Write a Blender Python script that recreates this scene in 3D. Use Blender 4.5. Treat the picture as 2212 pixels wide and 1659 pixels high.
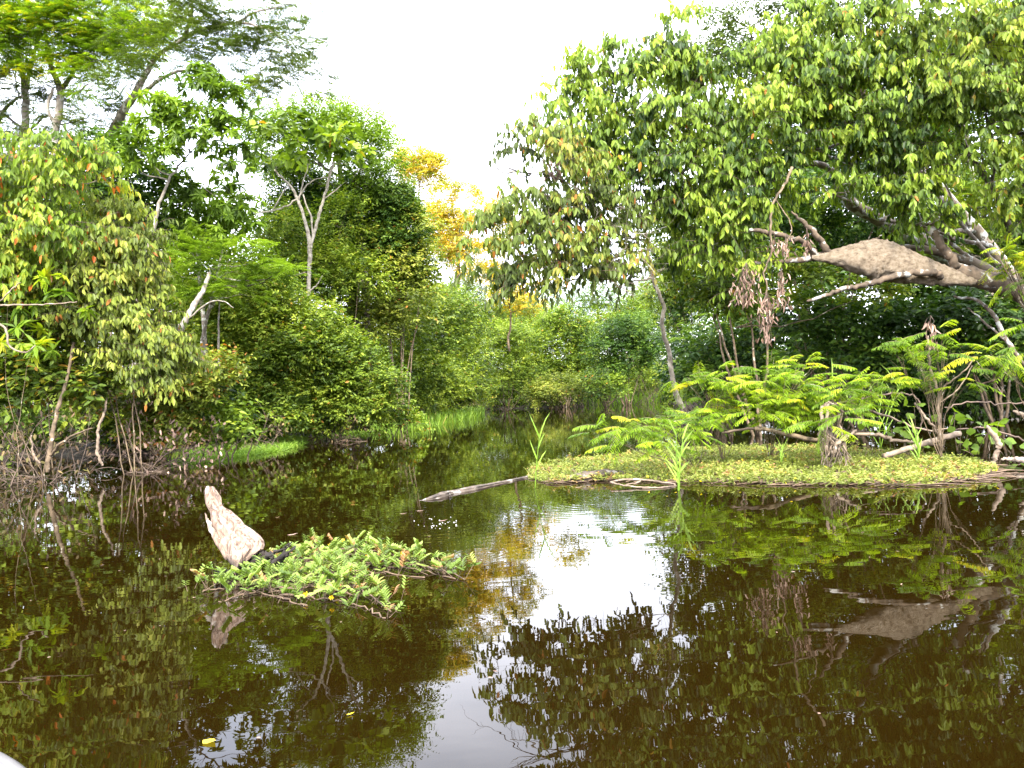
import bpy, math
import numpy as np
from mathutils import Matrix, Vector

for o in list(bpy.data.objects):
    bpy.data.objects.remove(o)
scene = bpy.context.scene
COL = scene.collection
rng = np.random.default_rng(7)

# ------------------------------------------------------------------ camera
FPX = 1597.0          # focal length in the 2212 px wide frame of the photograph
ROLL = math.radians(3.0)
PITCH = math.atan(21.0 / FPX)
CAM = np.array([0.0, 0.0, 1.1])
cr, sr = math.cos(ROLL), math.sin(ROLL)
F0 = np.array([0, math.cos(PITCH), math.sin(PITCH)])
R0 = np.array([1.0, 0, 0])
U0 = np.array([0, -math.sin(PITCH), math.cos(PITCH)])
RV = R0 * cr - U0 * sr
UV = R0 * sr + U0 * cr
cd = bpy.data.cameras.new('camera')
cd.lens = 26.0
cd.sensor_width = 36.0
cd.clip_start = 0.05
cd.clip_end = 2000
cam = bpy.data.objects.new('camera', cd)
COL.objects.link(cam)
M = Matrix.Identity(4)
for i in range(3):
    M[i][0] = RV[i]; M[i][1] = UV[i]; M[i][2] = -F0[i]; M[i][3] = CAM[i]
cam.matrix_world = M
scene.camera = cam

# ------------------------------------------------------------------ world, sun, exposure
SUN_EL, SUN_AZ = math.radians(44), math.radians(172)    # azimuth of the sun from +Y, clockwise: behind the camera
world = bpy.data.worlds.new('World')
scene.world = world
world.use_nodes = True
nt = world.node_tree
nt.nodes.clear()
wout = nt.nodes.new('ShaderNodeOutputWorld')
bg = nt.nodes.new('ShaderNodeBackground')
bg.inputs['Strength'].default_value = 0.145
sky = nt.nodes.new('ShaderNodeTexSky')
sky.sky_type = 'NISHITA'
sky.sun_disc = False
sky.sun_elevation = SUN_EL
sky.sun_rotation = SUN_AZ
sky.air_density = 1.0
sky.dust_density = 2.0
tc = nt.nodes.new('ShaderNodeTexCoord')
mp = nt.nodes.new('ShaderNodeMapping')
mp.inputs['Scale'].default_value = (1, 1, 2.2)
nz = nt.nodes.new('ShaderNodeTexNoise')
nz.inputs['Scale'].default_value = 2.1
nz.inputs['Detail'].default_value = 5
nz.inputs['Roughness'].default_value = 0.45
rp = nt.nodes.new('ShaderNodeValToRGB')
rp.color_ramp.elements[0].position = 0.34
rp.color_ramp.elements[0].color = (0.42, 0.42, 0.42, 1)
rp.color_ramp.elements[1].position = 0.56
rp.color_ramp.elements[1].color = (0.96, 0.96, 0.96, 1)
mx = nt.nodes.new('ShaderNodeMix')
mx.data_type = 'RGBA'
mx.inputs['B'].default_value = (8.7, 8.9, 9.9, 1)      # bright veil of cloud
nt.links.new(tc.outputs['Generated'], mp.inputs['Vector'])
nt.links.new(mp.outputs['Vector'], nz.inputs['Vector'])
nt.links.new(nz.outputs['Fac'], rp.inputs['Fac'])
nt.links.new(rp.outputs['Color'], mx.inputs['Factor'])
nt.links.new(sky.outputs['Color'], mx.inputs['A'])
nt.links.new(mx.outputs['Result'], bg.inputs['Color'])
nt.links.new(bg.outputs['Background'], wout.inputs['Surface'])

sl = bpy.data.lights.new('sun', 'SUN')
sl.energy = 2.6
sl.angle = math.radians(8)
sl.color = (1.0, 0.93, 0.80)
sun = bpy.data.objects.new('sun', sl)
COL.objects.link(sun)
sdir = Vector((math.sin(SUN_AZ) * math.cos(SUN_EL), math.cos(SUN_AZ) * math.cos(SUN_EL), math.sin(SUN_EL)))
sun.rotation_euler = sdir.to_track_quat('Z', 'Y').to_euler()
sun.location = (0, -20, 40)

scene.view_settings.view_transform = 'Standard'
scene.view_settings.look = 'None'
scene.view_settings.exposure = 2.32
scene.view_settings.gamma = 1
scene.render.film_transparent = False
cy = scene.cycles
cy.max_bounces = 7
cy.diffuse_bounces = 4
cy.glossy_bounces = 3
cy.transmission_bounces = 4
cy.transparent_max_bounces = 4
cy.caustics_reflective = False
cy.caustics_refractive = False
cy.sample_clamp_indirect = 6

# ------------------------------------------------------------------ pixel -> world helpers (2212 x 1659 frame)
def ray(px, py):
    return F0 + RV * ((px - 1106.0) / FPX) + UV * ((829.5 - py) / FPX)
def P(px, py, d):
    v = ray(px, py)
    return CAM + v * (d / v[1])
def W(px, py, z=0.0):
    v = ray(px, py)
    return CAM + v * ((z - CAM[2]) / v[2])
def norm(a):
    return a / np.maximum(np.linalg.norm(a, axis=-1, keepdims=True), 1e-9)

# ------------------------------------------------------------------ mesh buffer
class MB:
    def __init__(s):
        s.v = []; s.f = []; s.r = []; s.m = []; s.s = []; s.n = 0
    def add(s, v, f, r=0.5, m=0, smooth=False):
        v = np.asarray(v, float).reshape(-1, 3); f = np.asarray(f, np.int64).reshape(-1, 4)
        s.v.append(v); s.f.append(f + s.n); s.n += len(v)
        s.r.append(np.broadcast_to(np.asarray(r, np.float32), (len(f),)))
        s.m.append(np.full(len(f), m, np.int32)); s.s.append(np.full(len(f), smooth, bool))
    def tube(s, pts, rad, k=6, m=0, r=0.5, rough=0.0, cap=True):
        pts = np.asarray(pts, float); n = len(pts)
        rad = np.broadcast_to(np.asarray(rad, float), (n,))
        t = np.gradient(pts, axis=0); t = norm(t)
        ref = np.array([0.31, 0.17, 0.93]) if abs(t[0][2]) < 0.9 else np.array([0.95, 0.2, 0.1])
        a = norm(ref - t * (t @ ref)[:, None]); b = np.cross(t, a)
        ang = np.arange(k) * 2 * math.pi / k
        rr = rad[:, None] * (1 + rough * rng.standard_normal((n, k)))
        v = pts[:, None, :] + rr[..., None] * (a[:, None, :] * np.cos(ang)[None, :, None] + b[:, None, :] * np.sin(ang)[None, :, None])
        v = v.reshape(-1, 3)
        i = np.arange(n - 1)[:, None] * k; j = np.arange(k)[None, :]; j2 = (j + 1) % k
        f = np.stack([i + j, i + j2, i + k + j2, i + k + j], -1).reshape(-1, 4)
        if cap:
            c0, c1 = len(v), len(v) + 1
            v = np.vstack([v, pts[0][None], pts[-1][None]])
            q = []
            for x in range(0, k, 2):
                q.append([c0, (x + 2) % k, (x + 1) % k, x])
                q.append([c1, (n - 1) * k + x, (n - 1) * k + (x + 1) % k, (n - 1) * k + (x + 2) % k])
            f = np.vstack([f, q])
        s.add(v, f, r, m, True)
    def build(s, name, mats, parent=None, base=None):
        me = bpy.data.meshes.new(name)
        v = np.concatenate(s.v); f = np.concatenate(s.f)
        if base is not None: v = v - np.asarray(base)
        me.vertices.add(len(v)); me.vertices.foreach_set('co', v.astype(np.float32).ravel())
        me.loops.add(f.size); me.loops.foreach_set('vertex_index', f.astype(np.int32).ravel())
        me.polygons.add(len(f)); me.polygons.foreach_set('loop_start', np.arange(0, f.size, 4, dtype=np.int32))
        me.polygons.foreach_set('material_index', np.concatenate(s.m))
        me.polygons.foreach_set('use_smooth', np.concatenate(s.s))
        at = me.attributes.new('rnd', 'FLOAT', 'FACE'); at.data.foreach_set('value', np.concatenate(s.r).astype(np.float32))
        me.update(calc_edges=True)
        for m in (mats if isinstance(mats, (list, tuple)) else [mats]): me.materials.append(m)
        o = bpy.data.objects.new(name, me); COL.objects.link(o)
        if parent is not None: o.parent = parent
        elif base is not None: o.location = base
        return o

def curve(pts, sub=5, jit=0.0):
    """Catmull-Rom through pts (rows x,y,z,r)."""
    p = np.asarray(pts, float)
    if len(p) == 2: p = np.vstack([p[0], (p[0] + p[1]) / 2, p[1]])
    q = np.vstack([2 * p[0] - p[1], p, 2 * p[-1] - p[-2]])
    out = []
    for i in range(1, len(q) - 2):
        for k in range(sub):
            t = k / sub
            out.append(0.5 * ((2 * q[i]) + (-q[i-1] + q[i+1]) * t + (2*q[i-1] - 5*q[i] + 4*q[i+1] - q[i+2]) * t*t + (-q[i-1] + 3*q[i] - 3*q[i+1] + q[i+2]) * t**3))
    out.append(p[-1]); out = np.array(out)
    if jit: out[1:-1, :3] += rng.standard_normal((len(out) - 2, 3)) * jit
    if out.shape[1] > 3: out[:, 3] = np.maximum(out[:, 3], 0.0008)
    return out
def tubec(mb, pts, k=6, sub=5, jit=0.0, m=0, rough=0.03, r=0.5):
    c = curve(pts, sub, jit); mb.tube(c[:, :3], c[:, 3], k, m, r, rough)
def pxc(lst, d=None):
    """pixel polyline (px, py, d, radius_px) -> rows x,y,z,r."""
    out = []
    for a in lst:
        px, py, dd, r = a if len(a) == 4 else (a[0], a[1], d, a[2])
        out.append(list(P(px, py, dd)) + [r * dd / FPX])
    return np.array(out)

def tag(o, label=None, cat=None, group=None, kind=None):
    if label: o['label'] = label
    if cat: o['category'] = cat
    if group: o['group'] = group
    if kind: o['kind'] = kind
    return o
def empty(name, loc, label, cat, group=None):
    o = bpy.data.objects.new(name, None); o.empty_display_size = 0.2
    COL.objects.link(o); o.location = [float(x) for x in loc]
    return tag(o, label, cat, group)

# ------------------------------------------------------------------ materials
def nodes(name):
    m = bpy.data.materials.new(name); m.use_nodes = True
    n = m.node_tree.nodes; l = m.node_tree.links; n.clear()
    return m, n, l
def ramp(n, stops):
    r = n.new('ShaderNodeValToRGB'); e = r.color_ramp.elements
    e[0].position, e[0].color = stops[0][0], (*stops[0][1], 1)
    e[1].position, e[1].color = stops[-1][0], (*stops[-1][1], 1)
    for p, c in stops[1:-1]:
        x = e.new(p); x.color = (*c, 1)
    return r
def leafmat(name, stops, trans=0.35, rough=0.5, spec=0.28):
    m, n, l = nodes(name)
    out = n.new('ShaderNodeOutputMaterial'); at = n.new('ShaderNodeAttribute'); at.attribute_name = 'rnd'
    r = ramp(n, stops); l.new(at.outputs['Fac'], r.inputs['Fac'])
    b = n.new('ShaderNodeBsdfPrincipled'); b.inputs['Roughness'].default_value = rough
    b.inputs['Specular IOR Level'].default_value = spec
    l.new(r.outputs['Color'], b.inputs['Base Color'])
    t = n.new('ShaderNodeBsdfTranslucent')
    mm = n.new('ShaderNodeMix'); mm.data_type = 'RGBA'; mm.blend_type = 'MULTIPLY'; mm.inputs['Factor'].default_value = 1
    mm.inputs['B'].default_value = (1.5, 1.55, 0.55, 1)
    l.new(r.outputs['Color'], mm.inputs['A']); l.new(mm.outputs['Result'], t.inputs['Color'])
    ms = n.new('ShaderNodeMixShader'); ms.inputs['Fac'].default_value = trans
    l.new(b.outputs['BSDF'], ms.inputs[1]); l.new(t.outputs['BSDF'], ms.inputs[2]); l.new(ms.outputs['Shader'], out.inputs['Surface'])
    return m
def barkmat(name, c1, c2, c3=None, scale=9, lich=0.62, bump=0.4):
    m, n, l = nodes(name)
    out = n.new('ShaderNodeOutputMaterial'); b = n.new('ShaderNodeBsdfPrincipled'); b.inputs['Roughness'].default_value = 0.85
    tcx = n.new('ShaderNodeTexCoord')
    z = n.new('ShaderNodeTexNoise'); z.inputs['Scale'].default_value = scale; z.inputs['Detail'].default_value = 6
    l.new(tcx.outputs['Object'], z.inputs['Vector'])
    r = ramp(n, [(0.35, c1), (0.62, c2)]); l.new(z.outputs['Fac'], r.inputs['Fac'])
    res = r.outputs['Color']
    if c3:
        z2 = n.new('ShaderNodeTexNoise'); z2.inputs['Scale'].default_value = scale * 0.7; z2.inputs['Detail'].default_value = 4
        mpx = n.new('ShaderNodeMapping'); mpx.inputs['Location'].default_value = (3, 7, 1)
        l.new(tcx.outputs['Object'], mpx.inputs['Vector']); l.new(mpx.outputs['Vector'], z2.inputs['Vector'])
        r2 = ramp(n, [(lich - 0.03, (0, 0, 0)), (lich + 0.02, (1, 1, 1))]); l.new(z2.outputs['Fac'], r2.inputs['Fac'])
        x = n.new('ShaderNodeMix'); x.data_type = 'RGBA'; x.inputs['B'].default_value = (*c3, 1)
        l.new(r2.outputs['Color'], x.inputs['Factor']); l.new(res, x.inputs['A']); res = x.outputs['Result']
    l.new(res, b.inputs['Base Color'])
    bp = n.new('ShaderNodeBump'); bp.inputs['Strength'].default_value = bump; bp.inputs['Distance'].default_value = 0.02
    l.new(z.outputs['Fac'], bp.inputs['Height']); l.new(bp.outputs['Normal'], b.inputs['Normal'])
    l.new(b.outputs['BSDF'], out.inputs['Surface'])
    return m

ORANGE = (0.42, 0.13, 0.02)
LM = {
 'lime':   leafmat('lime_leaf', [(0, (0.022, 0.05, 0.008)), (0.35, (0.11, 0.18, 0.016)), (0.75, (0.19, 0.275, 0.025)), (0.955, (0.27, 0.345, 0.035)), (0.965, (0.34, 0.22, 0.02)), (1, ORANGE)]),
 'olive':  leafmat('olive_leaf', [(0, (0.06, 0.085, 0.014)), (0.4, (0.14, 0.185, 0.025)), (0.8, (0.24, 0.29, 0.04)), (0.94, (0.32, 0.34, 0.06)), (0.955, (0.24, 0.11, 0.02)), (1, (0.36, 0.14, 0.03))]),
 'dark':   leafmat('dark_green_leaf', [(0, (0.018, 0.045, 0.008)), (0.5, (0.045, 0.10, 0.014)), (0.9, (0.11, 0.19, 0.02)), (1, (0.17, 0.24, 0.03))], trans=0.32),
 'mid':    leafmat('mid_green_leaf', [(0, (0.045, 0.08, 0.012)), (0.3, (0.10, 0.16, 0.018)), (0.7, (0.19, 0.265, 0.026)), (0.94, (0.29, 0.35, 0.04)), (0.955, (0.26, 0.27, 0.03)), (1, (0.34, 0.17, 0.03))]),
 'feather': leafmat('feathery_leaf', [(0, (0.05, 0.09, 0.012)), (0.5, (0.12, 0.20, 0.02)), (1, (0.22, 0.32, 0.03))], trans=0.45),
 'featherdark': leafmat('dark_feathery_leaf', [(0, (0.04, 0.06, 0.014)), (0.6, (0.085, 0.13, 0.022)), (1, (0.17, 0.225, 0.03))], trans=0.3),
 'mimosa': leafmat('bright_frond_leaf', [(0, (0.07, 0.13, 0.012)), (0.45, (0.18, 0.29, 0.018)), (0.9, (0.33, 0.42, 0.025)), (1, (0.46, 0.40, 0.02))], trans=0.45),
 'yellow': leafmat('yellow_leaf', [(0, (0.16, 0.19, 0.02)), (0.4, (0.42, 0.36, 0.03)), (0.8, (0.58, 0.44, 0.05)), (1, (0.60, 0.34, 0.06))], trans=0.4),  # gold sits in the leaf base colour, green-yellow through to orange
 'autumn': leafmat('mixed_orange_leaf', [(0, (0.07, 0.12, 0.012)), (0.4, (0.15, 0.23, 0.02)), (0.8, (0.25, 0.32, 0.03)), (0.94, (0.35, 0.36, 0.04)), (0.955, (0.55, 0.18, 0.03)), (1, (0.55, 0.12, 0.02))], trans=0.4),
 'dead':   leafmat('dead_leaf', [(0, (0.09, 0.055, 0.04)), (0.6, (0.24, 0.155, 0.12)), (1, (0.42, 0.29, 0.23))], trans=0.15),
 'litter': leafmat('brown_mixed_leaf', [(0, (0.04, 0.026, 0.014)), (0.45, (0.13, 0.085, 0.05)), (0.7, (0.11, 0.13, 0.03)), (1, (0.28, 0.17, 0.09))], trans=0.2),
 'grass':  leafmat('reed_blade', [(0, (0.09, 0.17, 0.02)), (0.6, (0.19, 0.32, 0.035)), (0.93, (0.32, 0.42, 0.07)), (1, (0.38, 0.31, 0.1))], trans=0.35),
 'mat':    leafmat('floating_leaflet', [(0, (0.10, 0.12, 0.025)), (0.45, (0.20, 0.24, 0.05)), (0.74, (0.30, 0.33, 0.075)), (0.82, (0.36, 0.27, 0.09)), (1, (0.33, 0.16, 0.08))], trans=0.3),
 'sprig':  leafmat('sprig_leaflet', [(0, (0.08, 0.13, 0.02)), (0.5, (0.165, 0.235, 0.045)), (0.85, (0.24, 0.31, 0.07)), (0.95, (0.30, 0.30, 0.08)), (1, (0.26, 0.14, 0.06))], trans=0.3),
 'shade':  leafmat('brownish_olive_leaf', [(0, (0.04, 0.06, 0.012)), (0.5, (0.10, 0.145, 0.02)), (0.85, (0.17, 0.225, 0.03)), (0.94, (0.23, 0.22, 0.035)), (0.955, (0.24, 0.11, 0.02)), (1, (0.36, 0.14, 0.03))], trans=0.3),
 'petal':  leafmat('yellow_petal', [(0, (0.8, 0.55, 0.02)), (1, (0.85, 0.65, 0.03))], trans=0.3),
}
BK = {
 'pale':  barkmat('pale_bark', (0.13, 0.11, 0.085), (0.25, 0.22, 0.18), (0.33, 0.33, 0.30)),
 'grey':  barkmat('grey_bark', (0.10, 0.085, 0.065), (0.24, 0.20, 0.155), (0.48, 0.47, 0.42), lich=0.58),
 'dark':  barkmat('dark_bark', (0.03, 0.023, 0.018), (0.09, 0.07, 0.05)),
 'lichen': barkmat('lichened_bark', (0.08, 0.06, 0.045), (0.20, 0.16, 0.115), (0.42, 0.43, 0.40), scale=8, lich=0.56),
 'brown': barkmat('brown_bark', (0.07, 0.05, 0.03), (0.20, 0.145, 0.09), (0.45, 0.40, 0.33), lich=0.66),
 'tan':   barkmat('tan_bark', (0.11, 0.08, 0.056), (0.25, 0.19, 0.14), (0.34, 0.30, 0.25), lich=0.64),
 'ashen': barkmat('ashen_bark', (0.20, 0.17, 0.13), (0.40, 0.36, 0.29)),
 'runner': barkmat('reddish_runner', (0.07, 0.045, 0.028), (0.17, 0.115, 0.075)),
 'twig':  barkmat('dead_twig', (0.045, 0.030, 0.022), (0.135, 0.095, 0.07)),
 'driftwood': barkmat('bleached_wood', (0.16, 0.12, 0.09), (0.30, 0.24, 0.19), (0.36, 0.33, 0.30), scale=7, lich=0.60, bump=0.8),
 'wetwood': barkmat('wet_dark_wood', (0.025, 0.018, 0.013), (0.10, 0.077, 0.06), (0.22, 0.195, 0.175), scale=10, lich=0.60, bump=0.8),
 'rot': barkmat('rotten_wood', (0.004, 0.003, 0.002), (0.016, 0.010, 0.007)),
}
# ------------------------------------------------------------------ leaves
# template: rows (u along, v across, w up); faces
TP = {
 'oval': (np.array([(0,0,0),(.28,.42,.05),(.62,.45,.02),(1,0,-.14),(.62,-.45,.02),(.28,-.42,.05),(.5,0,-.02)]), [(0,1,2,6),(6,2,3,3),(0,6,4,5),(6,3,3,4)]),
 'leaf': (np.array([(0,0,0),(.3,.5,.05),(.68,.4,.0),(1,0,-.10),(.68,-.4,.0),(.3,-.5,.05)]), [(0,1,2,3),(0,3,4,5)]),
 'kite': (np.array([(0,0,0),(.42,.5,.04),(1,0,-.05),(.42,-.5,.04)]), [(0,1,2,3)]),
 'pinna': (np.array([(0,-.25,0),(0,.25,0),(.5,.5,-.03),(.5,-.5,-.03),(1,.2,-.22),(1,-.2,-.22)]), [(0,1,2,3),(3,2,4,5)]),
 'blade': (np.array([(0,-.5,0),(0,.5,0),(.35,.48,.0),(.35,-.48,.0),(.7,.34,-.05),(.7,-.34,-.05),(1,.03,-.2),(1,-.03,-.2)]), [(0,1,2,3),(3,2,4,5),(5,4,6,7)]),
}
for k_, (a_, f_) in list(TP.items()):
    if k_ == 'oval': f_ = [(0,1,2,6),(0,6,4,5),(6,2,3,4)]
    TP[k_] = (a_, np.array(f_))
UP = np.array([0, 0, 1.0])
def add_leaves(mb, base, d, nref, L, Wd, rnd, tpl='leaf', m=0, bend=1.0):
    tv, tf = TP[tpl]; n = len(base)
    if n == 0: return
    d = norm(d); side = norm(np.cross(d, nref)); nn = np.cross(side, d)
    L = np.broadcast_to(L, (n,)); Wd = np.broadcast_to(Wd, (n,))
    v = (base[:, None, :] + d[:, None, :] * (tv[None, :, 0] * L[:, None])[..., None]
         + side[:, None, :] * (tv[None, :, 1] * Wd[:, None])[..., None] + nn[:, None, :] * (tv[None, :, 2] * bend * L[:, None])[..., None])
    f = tf[None] + (np.arange(n) * len(tv))[:, None, None]
    mb.add(v.reshape(-1, 3), f.reshape(-1, 4), np.repeat(np.clip(rnd, 0, 1), len(tf)), m)
def rs(n): return norm(rng.standard_normal((n, 3)))

ST = {  # tpl, L, W, per spray, twig length, mode, clump radius
 'droop':  dict(tpl='leaf', L=.15, W=.057, per=8, tw=.34, mode='droop', rc=.30, spc=7),
 'droopmid': dict(tpl='leaf', L=.14, W=.055, per=7, tw=.30, mode='droop', rc=.35, spc=10),
 'whorl':  dict(tpl='leaf', L=.24, W=.065, per=11, tw=.1, mode='whorl', rc=.42, spc=5),
 'bush':   dict(tpl='leaf', L=.12, W=.055, per=6, tw=.28, mode='flat', rc=.34, spc=14),
 'bushbig': dict(tpl='leaf', L=.16, W=.08, per=6, tw=.34, mode='flat', rc=.40, spc=10),
 'far':    dict(tpl='kite', L=.17, W=.085, per=7, tw=.45, mode='flat', rc=.6, spc=14),
 'farfine': dict(tpl='kite', L=.14, W=.06, per=9, tw=.55, mode='flat', rc=.6, spc=12),
 'lobed':  dict(tpl='leaf', L=.32, W=.26, per=5, tw=.35, mode='whorl', rc=.45, spc=5),
 'feather': dict(tpl='kite', L=.12, W=.03, per=9, tw=.36, mode='feather', rc=.42, spc=14),
 'plume':  dict(tpl='pinna', L=.092, W=.0145, per=15, tw=.28, mode='feather', rc=.15, spc=5),
}
def sprays(mb, p, outw, st, tone, tipm=None, m=0, twigs=False, mt=1):
    n = len(p); per = st['per']; L, Wd, tw = st['L'], st['W'], st['tw']; mode = st['mode']
    t = norm(outw * .9 + UP * rng.uniform(-.1, .7, (n, 1)) + rng.standard_normal((n, 3)) * .45)
    if mode == 'feather':
        t[:, 2] *= .4; t = norm(t)
        s = np.linspace(.08, 1, per); sz = np.sin(np.linspace(.35, 2.75, per)) * .75 + .3
        droop = rng.uniform(.15, .5, n)
        ctr = p[:, None] + t[:, None] * (s * tw)[None, :, None] - UP * (droop[:, None] * s[None] ** 2 * tw)[..., None]
        sd = norm(np.cross(t, UP)); hang = rng.uniform(.15, .6, (n, 1))
        for sg in (1, -1):
            d = norm(sd * sg + t * .35 - UP * hang)[:, None] + rng.standard_normal((n, per, 3)) * .08
            nr = np.repeat((UP + sd * sg * .2)[:, None], per, 1) + rng.standard_normal((n, per, 3)) * .15
            r = (tone[:, None] + rng.uniform(-.15, .15, (n, per))).ravel()
            add_leaves(mb, ctr.reshape(-1, 3), d.reshape(-1, 3), nr.reshape(-1, 3), (np.tile(sz, n) * L * rng.uniform(.85, 1.15, n * per)), Wd, r, st['tpl'], m)
        if twigs:
            for a in range(0, n):
                mb.tube(ctr[a][::3], .002, 3, mt, cap=False)
        return
    N = n * per
    tt = np.repeat(t, per, 0); oo = np.repeat(outw, per, 0)
    if mode == 'whorl':
        s = rng.uniform(.5, 1, N)[:, None]
        base = np.repeat(p, per, 0) + tt * s * tw
        ang = np.tile(np.arange(per) * 2.4, n) + np.repeat(rng.uniform(0, 6, n), per)
        a = norm(np.cross(tt, UP + .01)); b = np.cross(tt, a)
        d = norm(a * np.cos(ang)[:, None] + b * np.sin(ang)[:, None]) * 1.0 + tt * .35 - UP * rng.uniform(.2, .9, (N, 1))
        nr = UP * .9 + tt * .4 + rng.standard_normal((N, 3)) * .25
    else:
        s = np.tile(np.linspace(.05, 1, per), n)[:, None]
        base = np.repeat(p, per, 0) + tt * s * tw - UP * (.35 if mode == 'droop' else .1) * tw * s ** 2
        sg = np.tile(np.where(np.arange(per) % 2, 1, -1), n)[:, None]
        sd = norm(np.cross(tt, UP + .01)) * sg
        if mode == 'droop':
            d = sd * .35 + tt * .25 - UP * rng.uniform(.6, 1.5, (N, 1)) + rng.standard_normal((N, 3)) * .2
            nr = oo * .8 + UP * .75 + rng.standard_normal((N, 3)) * .45
        else:
            d = sd * .8 + tt * .55 - UP * rng.uniform(-.1, .7, (N, 1)) + rng.standard_normal((N, 3)) * .25
            nr = UP + oo * .35 + rng.standard_normal((N, 3)) * .42
    r = np.repeat(tone, per) + rng.normal(0, .16, N)
    r = np.clip(r, 0, .94)
    odd = rng.random(N) < st.get('odd', .012); r[odd] = rng.uniform(.955, 1, odd.sum())
    q = rng.uniform(.65, 1.15, N)
    add_leaves(mb, base, d, nr, L * q, Wd * q, r, st['tpl'], m)
    if twigs:
        for a in range(0, n):
            e = p[a] + t[a] * tw * np.array([[-.25], [.5], [1.0]]) - UP * (.3 if mode == 'droop' else .1) * tw * np.array([[0], [.25], [1]])
            mb.tube(e, [.004, .003, .0015], 3, mt, cap=False)

def lobe(px, py, rx, ry, d, dr=None):
    k = d / FPX
    return (P(px, py, d), np.array([rx * k, dr if dr else min(rx, ry) * k * .9, ry * k]))

DENS = 2.3
def crown(mb, lobes, st, lai, twigs=False, front=.6):
    """leaf sprays gathered in clumps round each lobe; returns the clump centres per lobe."""
    res = []
    for C, R in lobes:
        R = R * .97; lt = rng.uniform(-.2, .2)
        A = math.pi * R[0] * R[2]
        ncl_leaf = .55 * st['L'] * st['W'] * (1 if st['mode'] != 'feather' else 2)
        nspray = int(lai * DENS * A / ncl_leaf / st['per']) + 2
        ncl = max(4, int(nspray / st['spc'] / 1.5))
        u = rs(ncl)
        fl = (u[:, 1] > 0) & (rng.random(ncl) < front * .6); u[fl, 1] *= -1
        fl = (u[:, 2] < -.3) & (rng.random(ncl) < .35); u[fl, 2] *= -1
        s = rng.uniform(.45, 1.0, ncl) ** .6
        cc = C + u * R * s[:, None]
        rcl = min(st['rc'], .5 * min(R[0], R[2]) + .05)
        own = rng.integers(0, ncl, nspray)
        off = rng.standard_normal((nspray, 3)) * np.array([rcl, rcl, rcl * .5]) * .75
        p = cc[own] + off
        outw = norm(u[own] * .6 + norm(off) * .6 + norm((p - C) / R) * .3)
        ct = np.clip(rng.uniform(.02, .9, ncl) + lt, .0, .93)
        tone = ct[own] + .08 * off[:, 2] / rcl * 0 + rng.normal(0, .08, nspray)
        sprays(mb, p, outw, st, tone, m=0, twigs=twigs)
        res.append(cc)
    return res

def limbs(mb, trunk, lobes, clumps, r0, frac=.5, k=5):
    """limbs from the trunk polyline (x,y,z,r) to the lobes, then a branch to each clump."""
    T = trunk[:, :3]
    for (C, R), cc in zip(lobes, clumps):
        tgt = C - np.array([0, 0, R[2] * .25])
        cand = np.linalg.norm(T - tgt, axis=1) + np.maximum(0, T[:, 2] - C[2]) * 1.5
        i = int(np.argmin(cand)); A = T[i]; dist = np.linalg.norm(tgt - A)
        ra = min(trunk[i, 3] * .75, r0)
        if dist > .15:
            mid = (A + tgt) / 2 + np.array([rng.normal(0, .06), rng.normal(0, .06), -.06]) * dist
            c = curve(np.array([[*A, ra], [*mid, ra * .7], [*tgt, ra * .42]]), 4, dist * .012)
            mb.tube(c[:, :3], c[:, 3], k)
            path = c[:, :3]
        else:
            path = T[max(0, i - 2):i + 1]
        if len(path) < 2: path = np.vstack([path, tgt[None]])
        for q in cc[rng.random(len(cc)) < frac][:40]:
            j = int(np.argmin(np.linalg.norm(path - q, axis=1) + np.maximum(0, path[:, 2] - q[2])))
            B = path[j]; dd = np.linalg.norm(q - B)
            m_ = (B + q) / 2 + rng.normal(0, .08, 3) * dd + np.array([0, 0, .05 * dd])
            rb = max(ra * .33, .006)
            c2 = curve(np.array([[*B, rb], [*m_, rb * .6], [*q, rb * .25]]), 3, dd * .015)
            mb.tube(c2[:, :3], c2[:, 3], 3, cap=False)

def tree(name, label, cat, trunk, lobes, style, mat, bark, lai=4, group=None, twigs=False, frac=.5, r0=.08, extra=None, odd=None, front=.6, mat2=None, k=8, jit=.01):
    st = dict(ST[style])
    if odd is not None: st['odd'] = odd
    tr = curve(pxc(trunk), 5, jit)
    base = tr[0, :3].copy()
    root = empty(name, base, label, cat, group)
    cb = MB(); cl = crown(cb, lobes, st, lai, twigs, front)
    cb.build('crown', [LM[mat], BK['twig']], root, base)
    tb = MB(); tb.tube(tr[:, :3], tr[:, 3], k, rough=.04)
    for e in (extra or []):
        tubec(tb, pxc(e), k, 5, jit)
    trall = np.vstack([tr] + [curve(pxc(e), 5) for e in (extra or [])])
    limbs(tb, trall, lobes, cl, r0, frac)
    tb.build('trunk', BK[bark], root, base)
    return root

# ------------------------------------------------------------------ ground and water
def mat_ground():
    m, n, l = nodes('forest_soil')
    out = n.new('ShaderNodeOutputMaterial'); b = n.new('ShaderNodeBsdfPrincipled'); b.inputs['Roughness'].default_value = .95
    z = n.new('ShaderNodeTexNoise'); z.inputs['Scale'].default_value = 3; z.inputs['Detail'].default_value = 8
    t = n.new('ShaderNodeTexCoord'); l.new(t.outputs['Object'], z.inputs['Vector'])
    r = ramp(n, [(.35, (.018, .013, .008)), (.55, (.045, .032, .018)), (.7, (.05, .055, .02))]); l.new(z.outputs['Fac'], r.inputs['Fac'])
    l.new(r.outputs['Color'], b.inputs['Base Color'])
    bp = n.new('ShaderNodeBump'); bp.inputs['Distance'].default_value = .1; l.new(z.outputs['Fac'], bp.inputs['Height']); l.new(bp.outputs['Normal'], b.inputs['Normal'])
    l.new(b.outputs['BSDF'], out.inputs['Surface']); return m
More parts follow.
